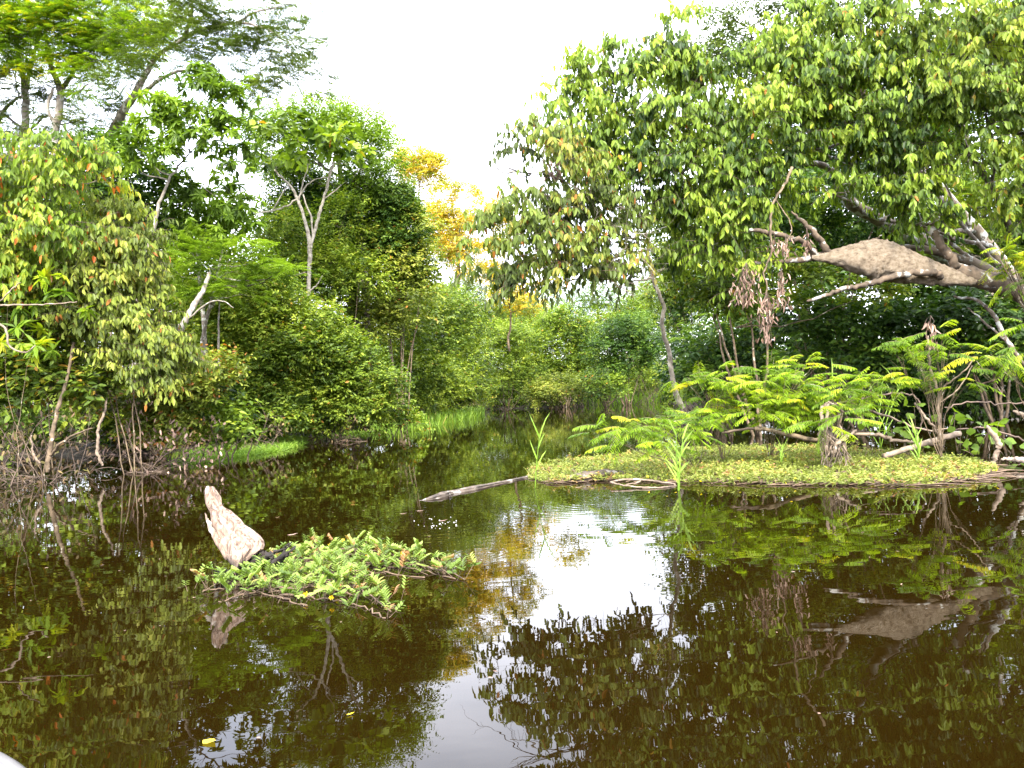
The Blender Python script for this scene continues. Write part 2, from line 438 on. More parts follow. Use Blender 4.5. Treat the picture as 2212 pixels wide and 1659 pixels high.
poly = [W(-500, 1010), W(0, 985), W(400, 978), W(640, 946), W(760, 922), W(860, 912), W(1050, 884), W(1200, 880), W(1300, 873), W(1440, 870),
        W(1500, 885), W(1640, 885), W(1850, 880), W(2212, 868), W(2600, 860)]
poly = [p[:2] for p in poly] + [np.array([30., -60.]), np.array([-30., -60.])]
poly = np.array(poly)
def river_dist(x, y):
    best = np.full(x.shape, 1e9); inside = np.zeros(x.shape, bool)
    for i in range(len(poly)):
        a, b = poly[i], poly[(i + 1) % len(poly)]
        ab = b - a; t = np.clip(((x - a[0]) * ab[0] + (y - a[1]) * ab[1]) / (ab @ ab), 0, 1)
        best = np.minimum(best, np.hypot(x - a[0] - t * ab[0], y - a[1] - t * ab[1]))
        c = ((a[1] > y) != (b[1] > y)) & (x < (b[0] - a[0]) * (y - a[1]) / (b[1] - a[1] + 1e-12) + a[0])
        inside ^= c
    return np.where(inside, -best, best)
def ground_z(x, y):
    d = river_dist(x, y)
    z = np.clip(d * .35, -1.2, .35) + np.clip(d - 1.2, 0, 42) * .10
    return z + .08 * np.sin(x * 1.3 + y * .7) * np.cos(y * 1.1 - x * .4)
n_ = 220
g = np.sinh(np.linspace(-3.2, 3.2, n_)) / math.sinh(3.2) * 300
gx, gy = np.meshgrid(g, g + 25, indexing='ij')
gz = ground_z(gx, gy)
v = np.stack([gx, gy, gz], -1).reshape(-1, 3)
i, j = np.meshgrid(np.arange(n_ - 1), np.arange(n_ - 1), indexing='ij')
f = np.stack([i * n_ + j, (i + 1) * n_ + j, (i + 1) * n_ + j + 1, i * n_ + j + 1], -1).reshape(-1, 4)
mb = MB(); mb.add(v, f, smooth=True)
tag(mb.build('ground', mat_ground()), 'dark leaf-littered soil of the river banks', None, kind='structure')

def mat_water():
    m, n, l = nodes('dark_river_water')
    out = n.new('ShaderNodeOutputMaterial'); b = n.new('ShaderNodeBsdfPrincipled')
    b.inputs['Base Color'].default_value = (.0072, .0039, .0005, 1); b.inputs['Roughness'].default_value = .0
    b.inputs['IOR'].default_value = 1.34
    t = n.new('ShaderNodeTexCoord')
    mp1 = n.new('ShaderNodeMapping'); mp1.inputs['Scale'].default_value = (.7, 1.6, 1)
    z = n.new('ShaderNodeTexNoise'); z.inputs['Scale'].default_value = 2.2; z.inputs['Detail'].default_value = 2.5
    l.new(t.outputs['Object'], mp1.inputs['Vector']); l.new(mp1.outputs['Vector'], z.inputs['Vector'])
    # soft ripple train and rings, strongest round two spots
    def spot(c, rad, freq):
        sb = n.new('ShaderNodeVectorMath'); sb.operation = 'DISTANCE'; sb.inputs[1].default_value = (c[0], c[1], 0)
        l.new(t.outputs['Object'], sb.inputs[0])
        s = n.new('ShaderNodeMath'); s.operation = 'MULTIPLY'; s.inputs[1].default_value = freq; l.new(sb.outputs['Value'], s.inputs[0])
        s2 = n.new('ShaderNodeMath'); s2.operation = 'SINE'; l.new(s.outputs[0], s2.inputs[0])
        mr = n.new('ShaderNodeMapRange'); mr.inputs['From Min'].default_value = rad; mr.inputs['From Max'].default_value = 0.0
        l.new(sb.outputs['Value'], mr.inputs['Value'])
        mu = n.new('ShaderNodeMath'); mu.operation = 'MULTIPLY'; l.new(s2.outputs[0], mu.inputs[0]); l.new(mr.outputs[0], mu.inputs[1])
        return mu
    a = spot(W(935, 1128), 1.9, 55); c = spot(W(1030, 1195), .5, 120); e = spot(W(1330, 1075), 2.6, 62)
    def mad(x, y, k):
        mm = n.new('ShaderNodeMath'); mm.operation = 'MULTIPLY_ADD'; mm.inputs[1].default_value = k
        l.new(x, mm.inputs[0]); l.new(y, mm.inputs[2]); return mm.outputs[0]
    h = mad(a.outputs[0], z.outputs['Fac'], .10); h = mad(c.outputs[0], h, .06); h = mad(e.outputs[0], h, .12)
    z3 = n.new('ShaderNodeTexNoise'); z3.inputs['Scale'].default_value = 9; z3.inputs['Detail'].default_value = 2
    l.new(mp1.outputs['Vector'], z3.inputs['Vector']); h = mad(z3.outputs['Fac'], h, .03)
    bp = n.new('ShaderNodeBump'); bp.inputs['Strength'].default_value = .30; bp.inputs['Distance'].default_value = .0034
    l.new(h, bp.inputs['Height']); l.new(bp.outputs['Normal'], b.inputs['Normal'])
    l.new(b.outputs['BSDF'], out.inputs['Surface']); return m
mb = MB(); mb.add([(-300, -275, 0), (300, -275, 0), (300, 325, 0), (-300, 325, 0)], [(0, 1, 2, 3)])
tag(mb.build('water', mat_water()), 'still dark brown river water mirroring the trees', None, kind='structure')

# ------------------------------------------------------------------ far masses behind the named trees
def mass(name, label, lobes, style, mat, lai):
    mb = MB(); crown(mb, lobes, dict(ST[style]), lai)
    return tag(mb.build(name, [LM[mat], BK['twig']]), label, None, kind='stuff')
mass('undergrowth', 'dark tangled forest behind the left bank', [lobe(x, y, rx, ry, d, 2.0) for x, y, rx, ry, d in [
    (-260, 640, 220, 260, 22), (-20, 620, 220, 230, 22), (220, 600, 190, 200, 23), (400, 640, 150, 170, 24), (520, 720, 130, 160, 25),
    (-200, 900, 220, 90, 19), (60, 870, 240, 80, 19), (350, 840, 200, 90, 21), (560, 830, 160, 90, 24), (100, 480, 160, 110, 25)]], 'bushbig', 'mid', 3.2)
mass('undergrowth', 'dark tangled forest behind the middle bank', [lobe(x, y, rx, ry, d, 3) for x, y, rx, ry, d in [
    (680, 640, 130, 180, 31), (800, 660, 140, 180, 32), (930, 740, 110, 130, 36), (700, 800, 130, 90, 31), (870, 820, 140, 70, 34),
    (1060, 770, 110, 100, 62), (1190, 770, 100, 100, 64), (1320, 770, 100, 100, 64), (1420, 740, 90, 120, 60), (1120, 720, 70, 60, 70), (1100, 850, 90, 36, 58), (1250, 850, 90, 36, 58), (1390, 840, 90, 40, 56)]], 'far', 'mid', 3.0)
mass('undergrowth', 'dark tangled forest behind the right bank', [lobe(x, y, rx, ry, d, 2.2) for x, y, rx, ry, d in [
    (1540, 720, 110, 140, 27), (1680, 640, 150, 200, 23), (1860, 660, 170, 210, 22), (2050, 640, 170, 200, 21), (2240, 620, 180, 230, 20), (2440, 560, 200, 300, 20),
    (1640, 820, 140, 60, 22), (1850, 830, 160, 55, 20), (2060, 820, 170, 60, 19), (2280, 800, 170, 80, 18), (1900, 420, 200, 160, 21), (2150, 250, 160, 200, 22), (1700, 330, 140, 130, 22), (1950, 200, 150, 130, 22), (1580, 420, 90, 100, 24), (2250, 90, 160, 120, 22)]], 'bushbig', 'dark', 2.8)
def bank_mass(label, i0, i1, mat, lai, hgt, style='bush', inl=1.0):
    L = []
    for a, b in zip(poly[i0:i1], poly[i0 + 1:i1 + 1]):
        n = max(1, int(np.hypot(*(b - a)) / 1.1)); nv = np.array([-(b - a)[1], (b - a)[0]]); nv = nv / np.hypot(*nv)
        for t in (np.arange(n) + .5) / n:
            c = a + (b - a) * t + nv * inl + rng.normal(0, .25, 2); h = hgt * rng.uniform(.7, 1.3)
            L.append((np.array([c[0], c[1], h * .45]), np.array([.9, .8, h * .55])))
    mb = MB(); crown(mb, L, dict(ST[style]), lai)
    tag(mb.build('undergrowth', [LM[mat], BK['twig']]), label, None, kind='stuff')
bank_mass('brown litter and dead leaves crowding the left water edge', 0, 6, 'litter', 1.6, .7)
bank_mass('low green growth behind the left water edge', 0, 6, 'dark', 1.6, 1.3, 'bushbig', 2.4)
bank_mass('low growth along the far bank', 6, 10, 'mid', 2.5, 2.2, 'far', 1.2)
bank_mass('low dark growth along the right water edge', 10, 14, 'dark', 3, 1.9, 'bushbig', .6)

# ------------------------------------------------------------------ helpers for lists in pixels
def LB(d, *ls, dr=None):
    return [lobe(*a[:4], a[4] if len(a) > 4 else d, dr) for a in ls]
def auto_trunk(px, pytop, pybase, d, r, lean=0):
    """a trunk that stands on the ground at column px."""
    b = W(px, pybase) if pybase > 900 and d is None else P(px, pybase, d)
    b = np.array(b); b[2] = ground_z(np.array(b[0]), np.array(b[1]))
    return b
def shrub(name, label, cat, d, lobes, style, mat, bark='brown', lai=4, nst=4, group=None, odd=None, twigs=False, r=.018, frac=.4, front=.6, dr=None):
    """several stems rising from one foot under the lobes"""
    st = dict(ST[style]);
    if odd is not None: st['odd'] = odd
    L = LB(d, *lobes, dr=dr)
    cx = np.mean([c[0][0] for c in L]); cyy = np.mean([c[0][1] for c in L])
    base = np.array([cx, cyy, float(ground_z(np.array(cx), np.array(cyy)))]); base[2] = max(base[2], -.15)
    root = empty(name, base, label, cat, group)
    cb = MB(); cl = crown(cb, L, st, lai, twigs, front)
    cb.build('crown', [LM[mat], BK['twig']], root, base)
    tb = MB()
    for s_ in range(nst):
        C, R = L[s_ % len(L)]
        foot = base + np.array([rng.normal(0, .12), rng.normal(0, .12), 0])
        mid = foot * .5 + C * .5 + rng.normal(0, .12, 3); top = C + rng.normal(0, .3, 3) * R
        tubec(tb, [[*foot, r], [*mid, r * .7], [*top, r * .3]], 5, 5, .02)
    allt = np.array([[*base, r], [*(base * .6 + L[0][0] * .4), r * .8], [*L[0][0], r * .5]])
    limbs(tb, curve(allt, 5), L, cl, r * .6, frac)
    tb.build('stem', BK[bark], root, base)
    return root

# ------------------------------------------------------------------ LEFT BANK
tree('feathery_tree', 'tall tree with two pale trunks and bright feathery crown, top left corner', 'tree',
     [(48, 900, 22, 9), (50, 620, 22, 9), (53, 323, 22, 8.5), (56, 200, 22, 7.5), (40, 120, 22, 5), (30, 20, 22, 3)],
     LB(21, (60, 70, 130, 55), (170, 50, 110, 42), (270, 75, 95, 36), (310, 45, 60, 30), (-60, 90, 120, 70), (215, 125, 70, 26), (190, 175, 34, 30), (40, -40, 190, 60), (240, -20, 120, 40), (110, 140, 60, 18), (20, 150, 50, 16), (150, 105, 90, 24), (290, 110, 60, 24), (335, 75, 30, 16)),
     'feather', 'mimosa', 'pale', lai=3.6, frac=.35, r0=.05,
     extra=[[(118, 900, 21.5, 9), (117, 600, 21.5, 9), (118, 323, 21.5, 8.5), (128, 240, 21.5, 8), (130, 195, 21.5, 7), (110, 140, 21.5, 5), (97, 60, 21.5, 3)],
            [(130, 195, 21.5, 6), (157, 160, 21.5, 4), (185, 90, 21, 2)], [(56, 200, 22, 5), (70, 130, 22, 4), (90, 60, 22, 2)],
            [(118, 270, 21.5, 4), (104, 235, 21.3, 3.5), (114, 190, 21.3, 3)], [(0, 165, 21.5, 5), (30, 140, 21.5, 3), (60, 120, 21.5, 1.5)]])
tree('leaning_tree', 'big tree leaning right over the water with dark upper limb and thin feathery crown', 'tree',
     [(150, 860, 23, 16), (175, 560, 23, 14), (215, 345, 23, 12), (235, 305, 22.5, 11), (263, 247, 22, 9.5), (290, 205, 21.5, 8), (320, 150, 21.2, 6), (350, 113, 21, 4.5), (400, 82, 20.5, 5), (440, 62, 20, 4.5), (507, 50, 19.5, 3), (567, 60, 19, 2.5), (620, 90, 19, 1.5)],
     LB(19.5, (420, 100, 90, 55), (480, 30, 110, 45), (560, 80, 95, 50), (620, 130, 70, 50), (650, 190, 55, 28), (560, 150, 70, 40), (380, 20, 80, 40), (340, 130, 60, 50), (600, 30, 60, 25), (640, 8, 35, 12), (490, 150, 60, 40), (590, 215, 45, 22), (300, 180, 60, 40), (700, 175, 16, 12), dr=1.6),
     'feather', 'featherdark', 'grey', lai=1.7, frac=.7, r0=.045,
     extra=[[(398, 84, 20.4, 5), (410, 45, 20, 4), (417, 0, 20, 3), (420, -40, 20, 2)],
            [(300, 207, 21.5, 5), (360, 165, 21, 3.5), (420, 152, 20.5, 2), (480, 190, 20, 1)], [(507, 50, 19.5, 3), (560, 25, 19, 2), (600, 15, 19, 1.2), (660, 0, 19, .7)],
            [(420, 155, 20.5, 1.6), (500, 200, 20, 1.5), (545, 240, 20, 1)]])
tree('lacy_tree', 'thin lacy tree of dark curving branches between the two pale trunks and the left edge', 'tree',
     [(-30, 900, 23, 7), (-20, 600, 23, 6), (0, 420, 23, 5), (-10, 300, 23, 4.5), (15, 230, 23, 3.5), (60, 200, 22.5, 2)],
     LB(22.5, (40, 210, 60, 30), (110, 240, 60, 30), (190, 230, 60, 36), (20, 290, 50, 36), (160, 300, 60, 36), (90, 330, 70, 34), (230, 290, 50, 30), (250, 170, 50, 30), (30, 130, 50, 26), (210, 350, 60, 30), (5, 380, 50, 30), dr=1.4),
     'feather', 'featherdark', 'dark', lai=2.3, frac=1.0, r0=.05,
     extra=[[(0, 300, 23, 3.5), (50, 350, 22.6, 3), (110, 340, 22.4, 2.4), (150, 300, 22.3, 2), (200, 330, 22.3, 1)], [(0, 240, 23, 3), (60, 280, 22.6, 2.6), (100, 250, 22.5, 2), (130, 270, 22.4, 1.6), (190, 255, 22.3, 1)]])
tree('young_tree', 'slim tree with drooping dark whorled leaves below the leaning trunk', 'tree',
     [(293, 860, 17, 6), (293, 700, 17, 6), (307, 590, 17, 5.5), (320, 544, 17, 5), (333, 494, 17, 4.5), (345, 440, 17, 3.5), (372, 380, 17, 2.5), (410, 330, 17, 1.5)],
     LB(17, (350, 230, 50, 30), (430, 195, 50, 36), (490, 230, 45, 40), (510, 290, 32, 42), (400, 260, 55, 35), (330, 280, 45, 30), (300, 320, 38, 28), (440, 300, 40, 30), (520, 340, 22, 28), (380, 350, 45, 22), (280, 350, 35, 25), dr=.6),
     'whorl', 'feather', 'pale', lai=2.9, frac=.8, r0=.03)
tree('whorled_tree', 'small tree with fresh green starry leaf whorls beside the sky gap', 'tree',
     [(450, 850, 19, 5), (440, 690, 19, 4.5), (430, 560, 19, 4), (445, 470, 19, 3), (480, 430, 19, 2)],
     LB(18.5, (410, 470, 55, 34), (475, 450, 50, 34), (520, 490, 40, 32), (450, 510, 60, 30), (500, 410, 30, 22), (400, 420, 35, 24), (545, 450, 24, 22), (430, 390, 26, 16), dr=.8),
     'whorl', 'feather', 'grey', lai=3, frac=.7, r0=.03)
tree('dark_tree', 'dark leafy tree filling the gap behind the orange flecked one', 'tree',
     [(240, 870, 19, 7), (236, 640, 19, 6), (240, 470, 19, 4)],
     LB(18.6, (220, 420, 75, 45), (300, 400, 60, 40), (150, 380, 60, 40), (350, 440, 50, 30), (250, 480, 90, 40), (90, 430, 70, 50), (290, 345, 46, 26), (200, 330, 50, 28), (370, 405, 34, 22), dr=.9), 'bushbig', 'dark', 'grey', lai=3.4)
tree('feathery_tree', 'fine feathery fronds hanging between the pale leaning trunks', 'tree',
     [(420, 860, 18, 5), (440, 720, 18, 4), (470, 600, 18, 3), (480, 540, 18, 2)],
     LB(17.5, (430, 560, 60, 36), (490, 580, 50, 40), (540, 560, 34, 40), (390, 590, 45, 30), (520, 630, 45, 25), (460, 640, 50, 25), (600, 590, 60, 14), (660, 585, 40, 12), dr=.7), 'feather', 'feather', 'grey', lai=3, frac=.5, r0=.03)
tree('orange_flecked_tree', 'drooping pale leaved tree with scattered orange leaves at the left edge', 'tree',
     [(40, 900, 14.5, 3.5), (50, 720, 14.2, 3.2), (60, 560, 13.6, 3), (75, 430, 13, 3), (90, 330, 13, 2.5)],
     LB(12.6, (40, 330, 48, 30), (110, 320, 55, 26), (175, 345, 40, 26), (30, 400, 65, 36), (110, 400, 60, 36), (210, 385, 22, 20), (40, 480, 75, 44), (120, 500, 60, 42), (20, 560, 60, 45), (-60, 480, 70, 100), (10, 620, 60, 40), dr=.55),
     'droop', 'autumn', 'grey', lai=3.6, twigs=True, frac=.7, r0=.03, odd=.03)
shrub('drooping_shrub', 'tall shrub of small hanging pale olive leaves in front of the bank', 'shrub', 13.4,
      [(250, 490, 60, 44), (290, 550, 45, 50), (230, 570, 70, 50), (170, 620, 60, 50), (260, 640, 65, 50), (300, 690, 45, 45), (230, 710, 60, 45), (330, 740, 50, 38), (290, 770, 60, 38), (370, 780, 36, 34), (180, 690, 50, 40), (350, 810, 36, 26)],
      'droopmid', 'olive', lai=4.4, twigs=True, dr=.55, odd=.02, nst=4, r=.012)
shrub('mixed_shrub', 'yellow green shrub with a few brown leaves low at the left edge', 'shrub', 13.6,
      [(20, 680, 75, 42), (90, 640, 60, 50), (60, 740, 75, 42), (-60, 760, 60, 70), (130, 730, 55, 45), (30, 800, 80, 38), (110, 800, 60, 36), (160, 780, 55, 40), (200, 820, 60, 34), (150, 850, 60, 22), (60, 850, 60, 22), (240, 850, 60, 26), (-20, 860, 60, 24)],
      'bushbig', 'mid', lai=4.4, dr=.55, odd=.09, twigs=True, nst=4, r=.012)
shrub('lime_shrub', 'bright yellow leaved sprays sticking out from the left edge', 'shrub', 12.3,
      [(20, 650, 34, 18), (50, 720, 40, 20), (100, 755, 26, 14), (20, 600, 40, 18), (130, 600, 26, 14), (140, 660, 24, 16), (15, 745, 30, 14)], 'whorl', 'mimosa', lai=1.5, dr=.3, nst=2, r=.006)
shrub('low_shrub', 'dull green shrub overhanging brown twigs beside the grass strip', 'shrub', 15.2,
      [(330, 860, 55, 30), (400, 850, 50, 34), (270, 890, 50, 28), (370, 900, 60, 30), (440, 830, 40, 30), (320, 930, 50, 24), (400, 940, 45, 22), (450, 800, 50, 34), (350, 800, 50, 34)], 'bush', 'olive', lai=4, dr=.6, odd=.1, nst=5)
shrub('lime_shrub', 'small lime green shrub just above the thin grass strip', 'shrub', 15.6,
      [(480, 880, 32, 28), (510, 910, 32, 26), (465, 920, 30, 22), (535, 930, 20, 16), (450, 855, 22, 18)], 'bushbig', 'lime', lai=3.4, dr=.5, nst=4, odd=.0)
shrub('rounded_shrub', 'rounded yellow green shrub between the feathery fronds and the dark vine mound', 'shrub', 20.5,
      [(560, 620, 55, 40), (610, 650, 50, 38), (530, 680, 60, 45), (590, 710, 65, 45), (500, 740, 60, 50), (560, 790, 70, 50), (640, 760, 45, 45), (470, 800, 55, 45), (520, 850, 60, 40), (600, 850, 60, 40), (560, 900, 60, 26), (640, 890, 50, 30), (430, 720, 50, 40), (450, 660, 50, 34), (580, 750, 60, 40)],
      'bush', 'mid', lai=4.4, dr=1.0, odd=.03, nst=7)
shrub('leafy_shrub', 'shrub with fresh pale leaf tips under the slender forked tree', 'shrub', 21.5,
      [(690, 690, 40, 34), (670, 740, 50, 40), (720, 740, 45, 42), (700, 800, 60, 44), (760, 800, 55, 40), (640, 830, 60, 45), (790, 840, 55, 36), (840, 830, 34, 26), (700, 870, 75, 36), (620, 895, 60, 26), (780, 890, 60, 30), (830, 870, 36, 26), (680, 900, 60, 26), (730, 905, 60, 24), (760, 770, 50, 40), (660, 780, 50, 40)],
      'bush', 'mid', lai=4.4, dr=1.0, odd=.015, nst=7)
shrub('low_shrub', 'shrub with yellow fallen leaves hugging the water next to the reeds', 'shrub', 22.5,
      [(850, 905, 32, 16), (885, 915, 26, 12), (820, 918, 28, 12), (855, 888, 22, 14)], 'bush', 'lime', lai=3, dr=.6, nst=3, odd=.08)

def pole(name, label, cat, lines, bark, d=None, k=7, group=None, jit=.006):
    mb = MB(); b = None
    for ln in lines:
        q = pxc(ln, d)
        if b is None: b = q[0, :3].copy()
        tubec(mb, q, k, 6, jit, rough=.07)
    o = mb.build(name, BK[bark], None, b)
    return tag(o, label, cat, group)
pole('dead_snag', 'leaning white barked trunk with one dark stub, left of the rounded shrub', 'snag',
     [[(340, 850, 15.8, 5), (370, 757, 16, 6), (385, 722, 16, 6), (400, 694, 16, 6.5), (422, 655, 16.2, 6), (440, 627, 16.5, 5), (452, 590, 17, 4)],
      [(395, 700, 16, 3), (370, 712, 15.8, 6), (345, 728, 15.6, 4)], [(400, 694, 16, 2), (450, 655, 15.9, 2), (480, 650, 15.6, 1.2), (505, 665, 15.4, .7)]], 'pale')
pole('sapling', 'thin upright grey sapling stem in the dark gap', 'sapling', [[(470, 900, 18, 2.5), (473, 794, 18, 2.6), (472, 704, 18, 2), (475, 640, 18, 1.2)]], 'pale')

# tangle of bare branches under the left crowns
def bare(mb, start, dirv, length, r, depth, spread=.55, up=.0, kink=.12, k=4):
    n = 5; pts = [np.array(start, float)]; d = norm(np.array(dirv, float)); st = length / n
    for i in range(n):
        d = norm(d + rng.normal(0, kink, 3) + UP * up); pts.append(pts[-1] + d * st)
    pts = np.array(pts); rr = np.linspace(r, r * .45, n + 1)
    c = curve(np.hstack([pts, rr[:, None]]), 3)
    mb.tube(c[:, :3], c[:, 3], k if depth > 1 else 3, cap=depth > 1)
    tips = [pts[-1]]
    if depth > 0:
        for i in range(rng.integers(2, 5)):
            q = pts[rng.integers(1, n + 1)]
            tips += bare(mb, q, norm(d + rng.normal(0, spread, 3)), length * rng.uniform(.4, .7), r * .5, depth - 1, spread, up, kink)
    return tips
tang = [(30, 1000, 13, 'arching brown branches reaching the dark water in the bottom left tangle', -.8, .3), (103, 1013, 12.6, 'upright brown stem with side branches rising from dark water', .1, .9),
        (150, 1000, 13.5, 'fine arching twigs left of the crooked white stick', .6, .5), (300, 985, 14.2, 'brown twigs full of withered leaves beside the crooked white stick', .3, .5), (400, 965, 15.2, 'low twigs with pinkish dead leaves behind the thin grass strip', -.2, .6),
        (-60, 1010, 12.8, 'curved bare branches entering the frame at the left water edge', .7, .6), (560, 940, 18.5, 'brown branches under the rounded shrub at the water', .4, .5), (760, 925, 21, 'brown branches poking from under the shrub left of the reeds', -.4, .4)]
for i, (px, py, d, lab, dx, dz) in enumerate(tang):
    mb = MB(); b = P(px, py, d); b[2] = -.05; tips = []
    for q in range(8):
        tips += bare(mb, b + rng.normal(0, .25, 3) * [1.6, 1, 0], [dx + rng.normal(0, .8), -.25 + rng.normal(0, .4), dz + rng.uniform(0, .5)], rng.uniform(.6, 1.15), rng.uniform(.007, .015), 2, .6, up=-.07)
    root = empty('bare_bush', b, lab, 'bare bush', 'bare tangled bushes at the left water edge')
    mb.build('branches', BK['twig'], root, b)
    tips = np.array(tips); nl = 2 if i in (3, 4) else 1
    tips = np.repeat(tips, nl, 0) + rng.normal(0, .08, (len(tips) * nl, 3)); keep = tips[:, 2] > .02; tips = tips[keep]
    lb = MB(); n = len(tips)
    add_leaves(lb, tips, rng.normal(0, .5, (n, 3)) - UP * .8, rs(n), rng.uniform(.07, .14, n), rng.uniform(.03, .055, n), rng.random(n), 'leaf')
    lb.build('leaves', LM['dead' if i in (3, 4) else 'litter'], root, b)
pole('crooked_stick', 'crooked white stick standing in black water under the left bushes', 'stick',
     [[(222, 1006, 13.0, 2.2), (220, 1000, 13, 3), (211, 978, 13, 3.6), (212, 950, 13, 3.2), (213, 924, 13, 3), (227, 888, 13.1, 2.6), (232, 860, 13.2, 2)]], 'tan')
pole('crooked_stick', 'thick brown upright stem left of the crooked white one', 'stick',
     [[(103, 1020, 12.6, 5), (108, 975, 12.6, 5), (116, 930, 12.6, 4.5), (125, 880, 12.7, 4), (143, 827, 12.8, 3.5), (160, 740, 13, 3)], [(108, 985, 12.6, 3), (135, 955, 12.4, 2.5), (170, 935, 12.3, 2), (200, 925, 12.2, 1)]], 'brown')
pole('crooked_stick', 'short pale stick slanting down near the left edge', 'stick', [[(87, 1001, 12.4, 2.5), (75, 985, 12.4, 2.6), (70, 965, 12.4, 2.2), (68, 940, 12.4, 1.8)]], 'tan')
pole('bare_branch', 'long thin pale branch reaching in level from the left edge', 'branch',
     [[(-40, 662, 11.2, 2.2), (0, 660, 11.2, 2), (60, 658, 11.2, 1.6), (120, 656, 11.2, 1.2), (167, 652, 11.3, .7)], [(-30, 690, 11.2, 2.5), (0, 700, 11.2, 2.4), (15, 715, 11.2, 2.2), (20, 745, 11.2, 2), (53, 762, 11.2, 1.8), (77, 746, 11.2, 1)],
      [(0, 650, 11.2, 1.5), (30, 622, 11.2, 1.3), (45, 610, 11.2, 1)]], 'tan')

# thin strips of grass floating off the left bank
def blades(mb, pts, L, Wd, lean=.35, mat=0, n=1):
    pts = np.repeat(pts, n, 0); N = len(pts)
    d = UP + rng.normal(0, lean, (N, 3)) * [1, 1, .2]; nr = rs(N) * [1, 1, .2] + d * 0
    add_leaves(mb, pts, d, nr, L * rng.uniform(.6, 1.2, N), Wd, np.clip(rng.normal(.45, .22, N), 0, 1), 'blade', mat, bend=1.6)
def inpoly(pp, n, z=0.0):
    q = np.array([W(a, b, z)[:2] for a, b in pp]); lo, hi = q.min(0), q.max(0); out = []
    while sum(len(o) for o in out) < n:
        p = rng.uniform(lo, hi, (n * 3, 2)); ins = np.zeros(len(p), bool)
        for i in range(len(q)):
            a, b = q[i], q[(i + 1) % len(q)]
            ins ^= ((a[1] > p[:, 1]) != (b[1] > p[:, 1])) & (p[:, 0] < (b[0] - a[0]) * (p[:, 1] - a[1]) / (b[1] - a[1] + 1e-12) + a[0])
        out.append(p[ins])
    p = np.concatenate(out)[:n]; return np.hstack([p, np.full((n, 1), z)])
mb = MB(); s1 = [(365, 1003), (420, 1003), (520, 988), (600, 976), (655, 962), (662, 950), (610, 946), (540, 955), (450, 970), (380, 985)]
blades(mb, inpoly(s1, 9000, .0), .19, .014, 1.0)
tag(mb.build('grass', LM['grass']), 'thin pointed strip of short grass lying on the water by the left bank', None, kind='stuff')
mb = MB(); blades(mb, inpoly([(680, 946), (760, 944), (850, 935), (850, 928), (740, 934)], 900, .0), .12, .014, .7)
tag(mb.build('grass', LM['grass']), 'sliver of grass on the water under the shrub left of the reeds', None, kind='stuff')
mb = MB(); s2 = [(800, 932), (880, 928), (960, 918), (1030, 904), (1048, 893), (1010, 884), (930, 882), (880, 885), (830, 905)]
rp_ = inpoly(s2, 8000, .0); blades(mb, rp_, .5, .03, .3)
blades(mb, inpoly(s2, 2500, .0), .22, .03, .9)
tag(mb.build('grass', LM['grass']), 'patch of tall bright green reeds at the inner bend', None, kind='stuff')

# ------------------------------------------------------------------ MIDDLE
tree('vine_covered_tree', 'huge dark tree domed and draped with vines, left of the sky gap', 'tree',
     [(770, 900, 29, 14), (765, 720, 29, 12), (760, 560, 29, 10), (740, 420, 29, 7), (730, 330, 29, 4)],
     LB(28, (640, 420, 60, 90, 29), (700, 480, 90, 90, 28.5), (790, 480, 90, 90), (838, 450, 58, 52, 27.6), (856, 510, 60, 70, 27.5), (866, 455, 30, 38, 27.6), (640, 520, 60, 60), (720, 590, 80, 60), (840, 590, 80, 60), (610, 470, 30, 40), (905, 500, 16, 34, 27.6), dr=1.3),
     'bush', 'dark', 'dark', lai=3.4, frac=.3)
tree('domed_tree', 'domed feathery green canopy topping the dark vine mound', 'tree',
     [(800, 880, 27, 8), (790, 600, 27, 7), (770, 400, 27, 5)],
     LB(26.6, (640, 300, 70, 50), (700, 270, 75, 40), (770, 290, 65, 40), (805, 340, 46, 46), (832, 400, 44, 36), (600, 330, 45, 55), (730, 330, 90, 50), (575, 290, 30, 30), (790, 400, 60, 40), dr=1.2),
     'farfine', 'feather', 'grey', lai=3.6, frac=.3)
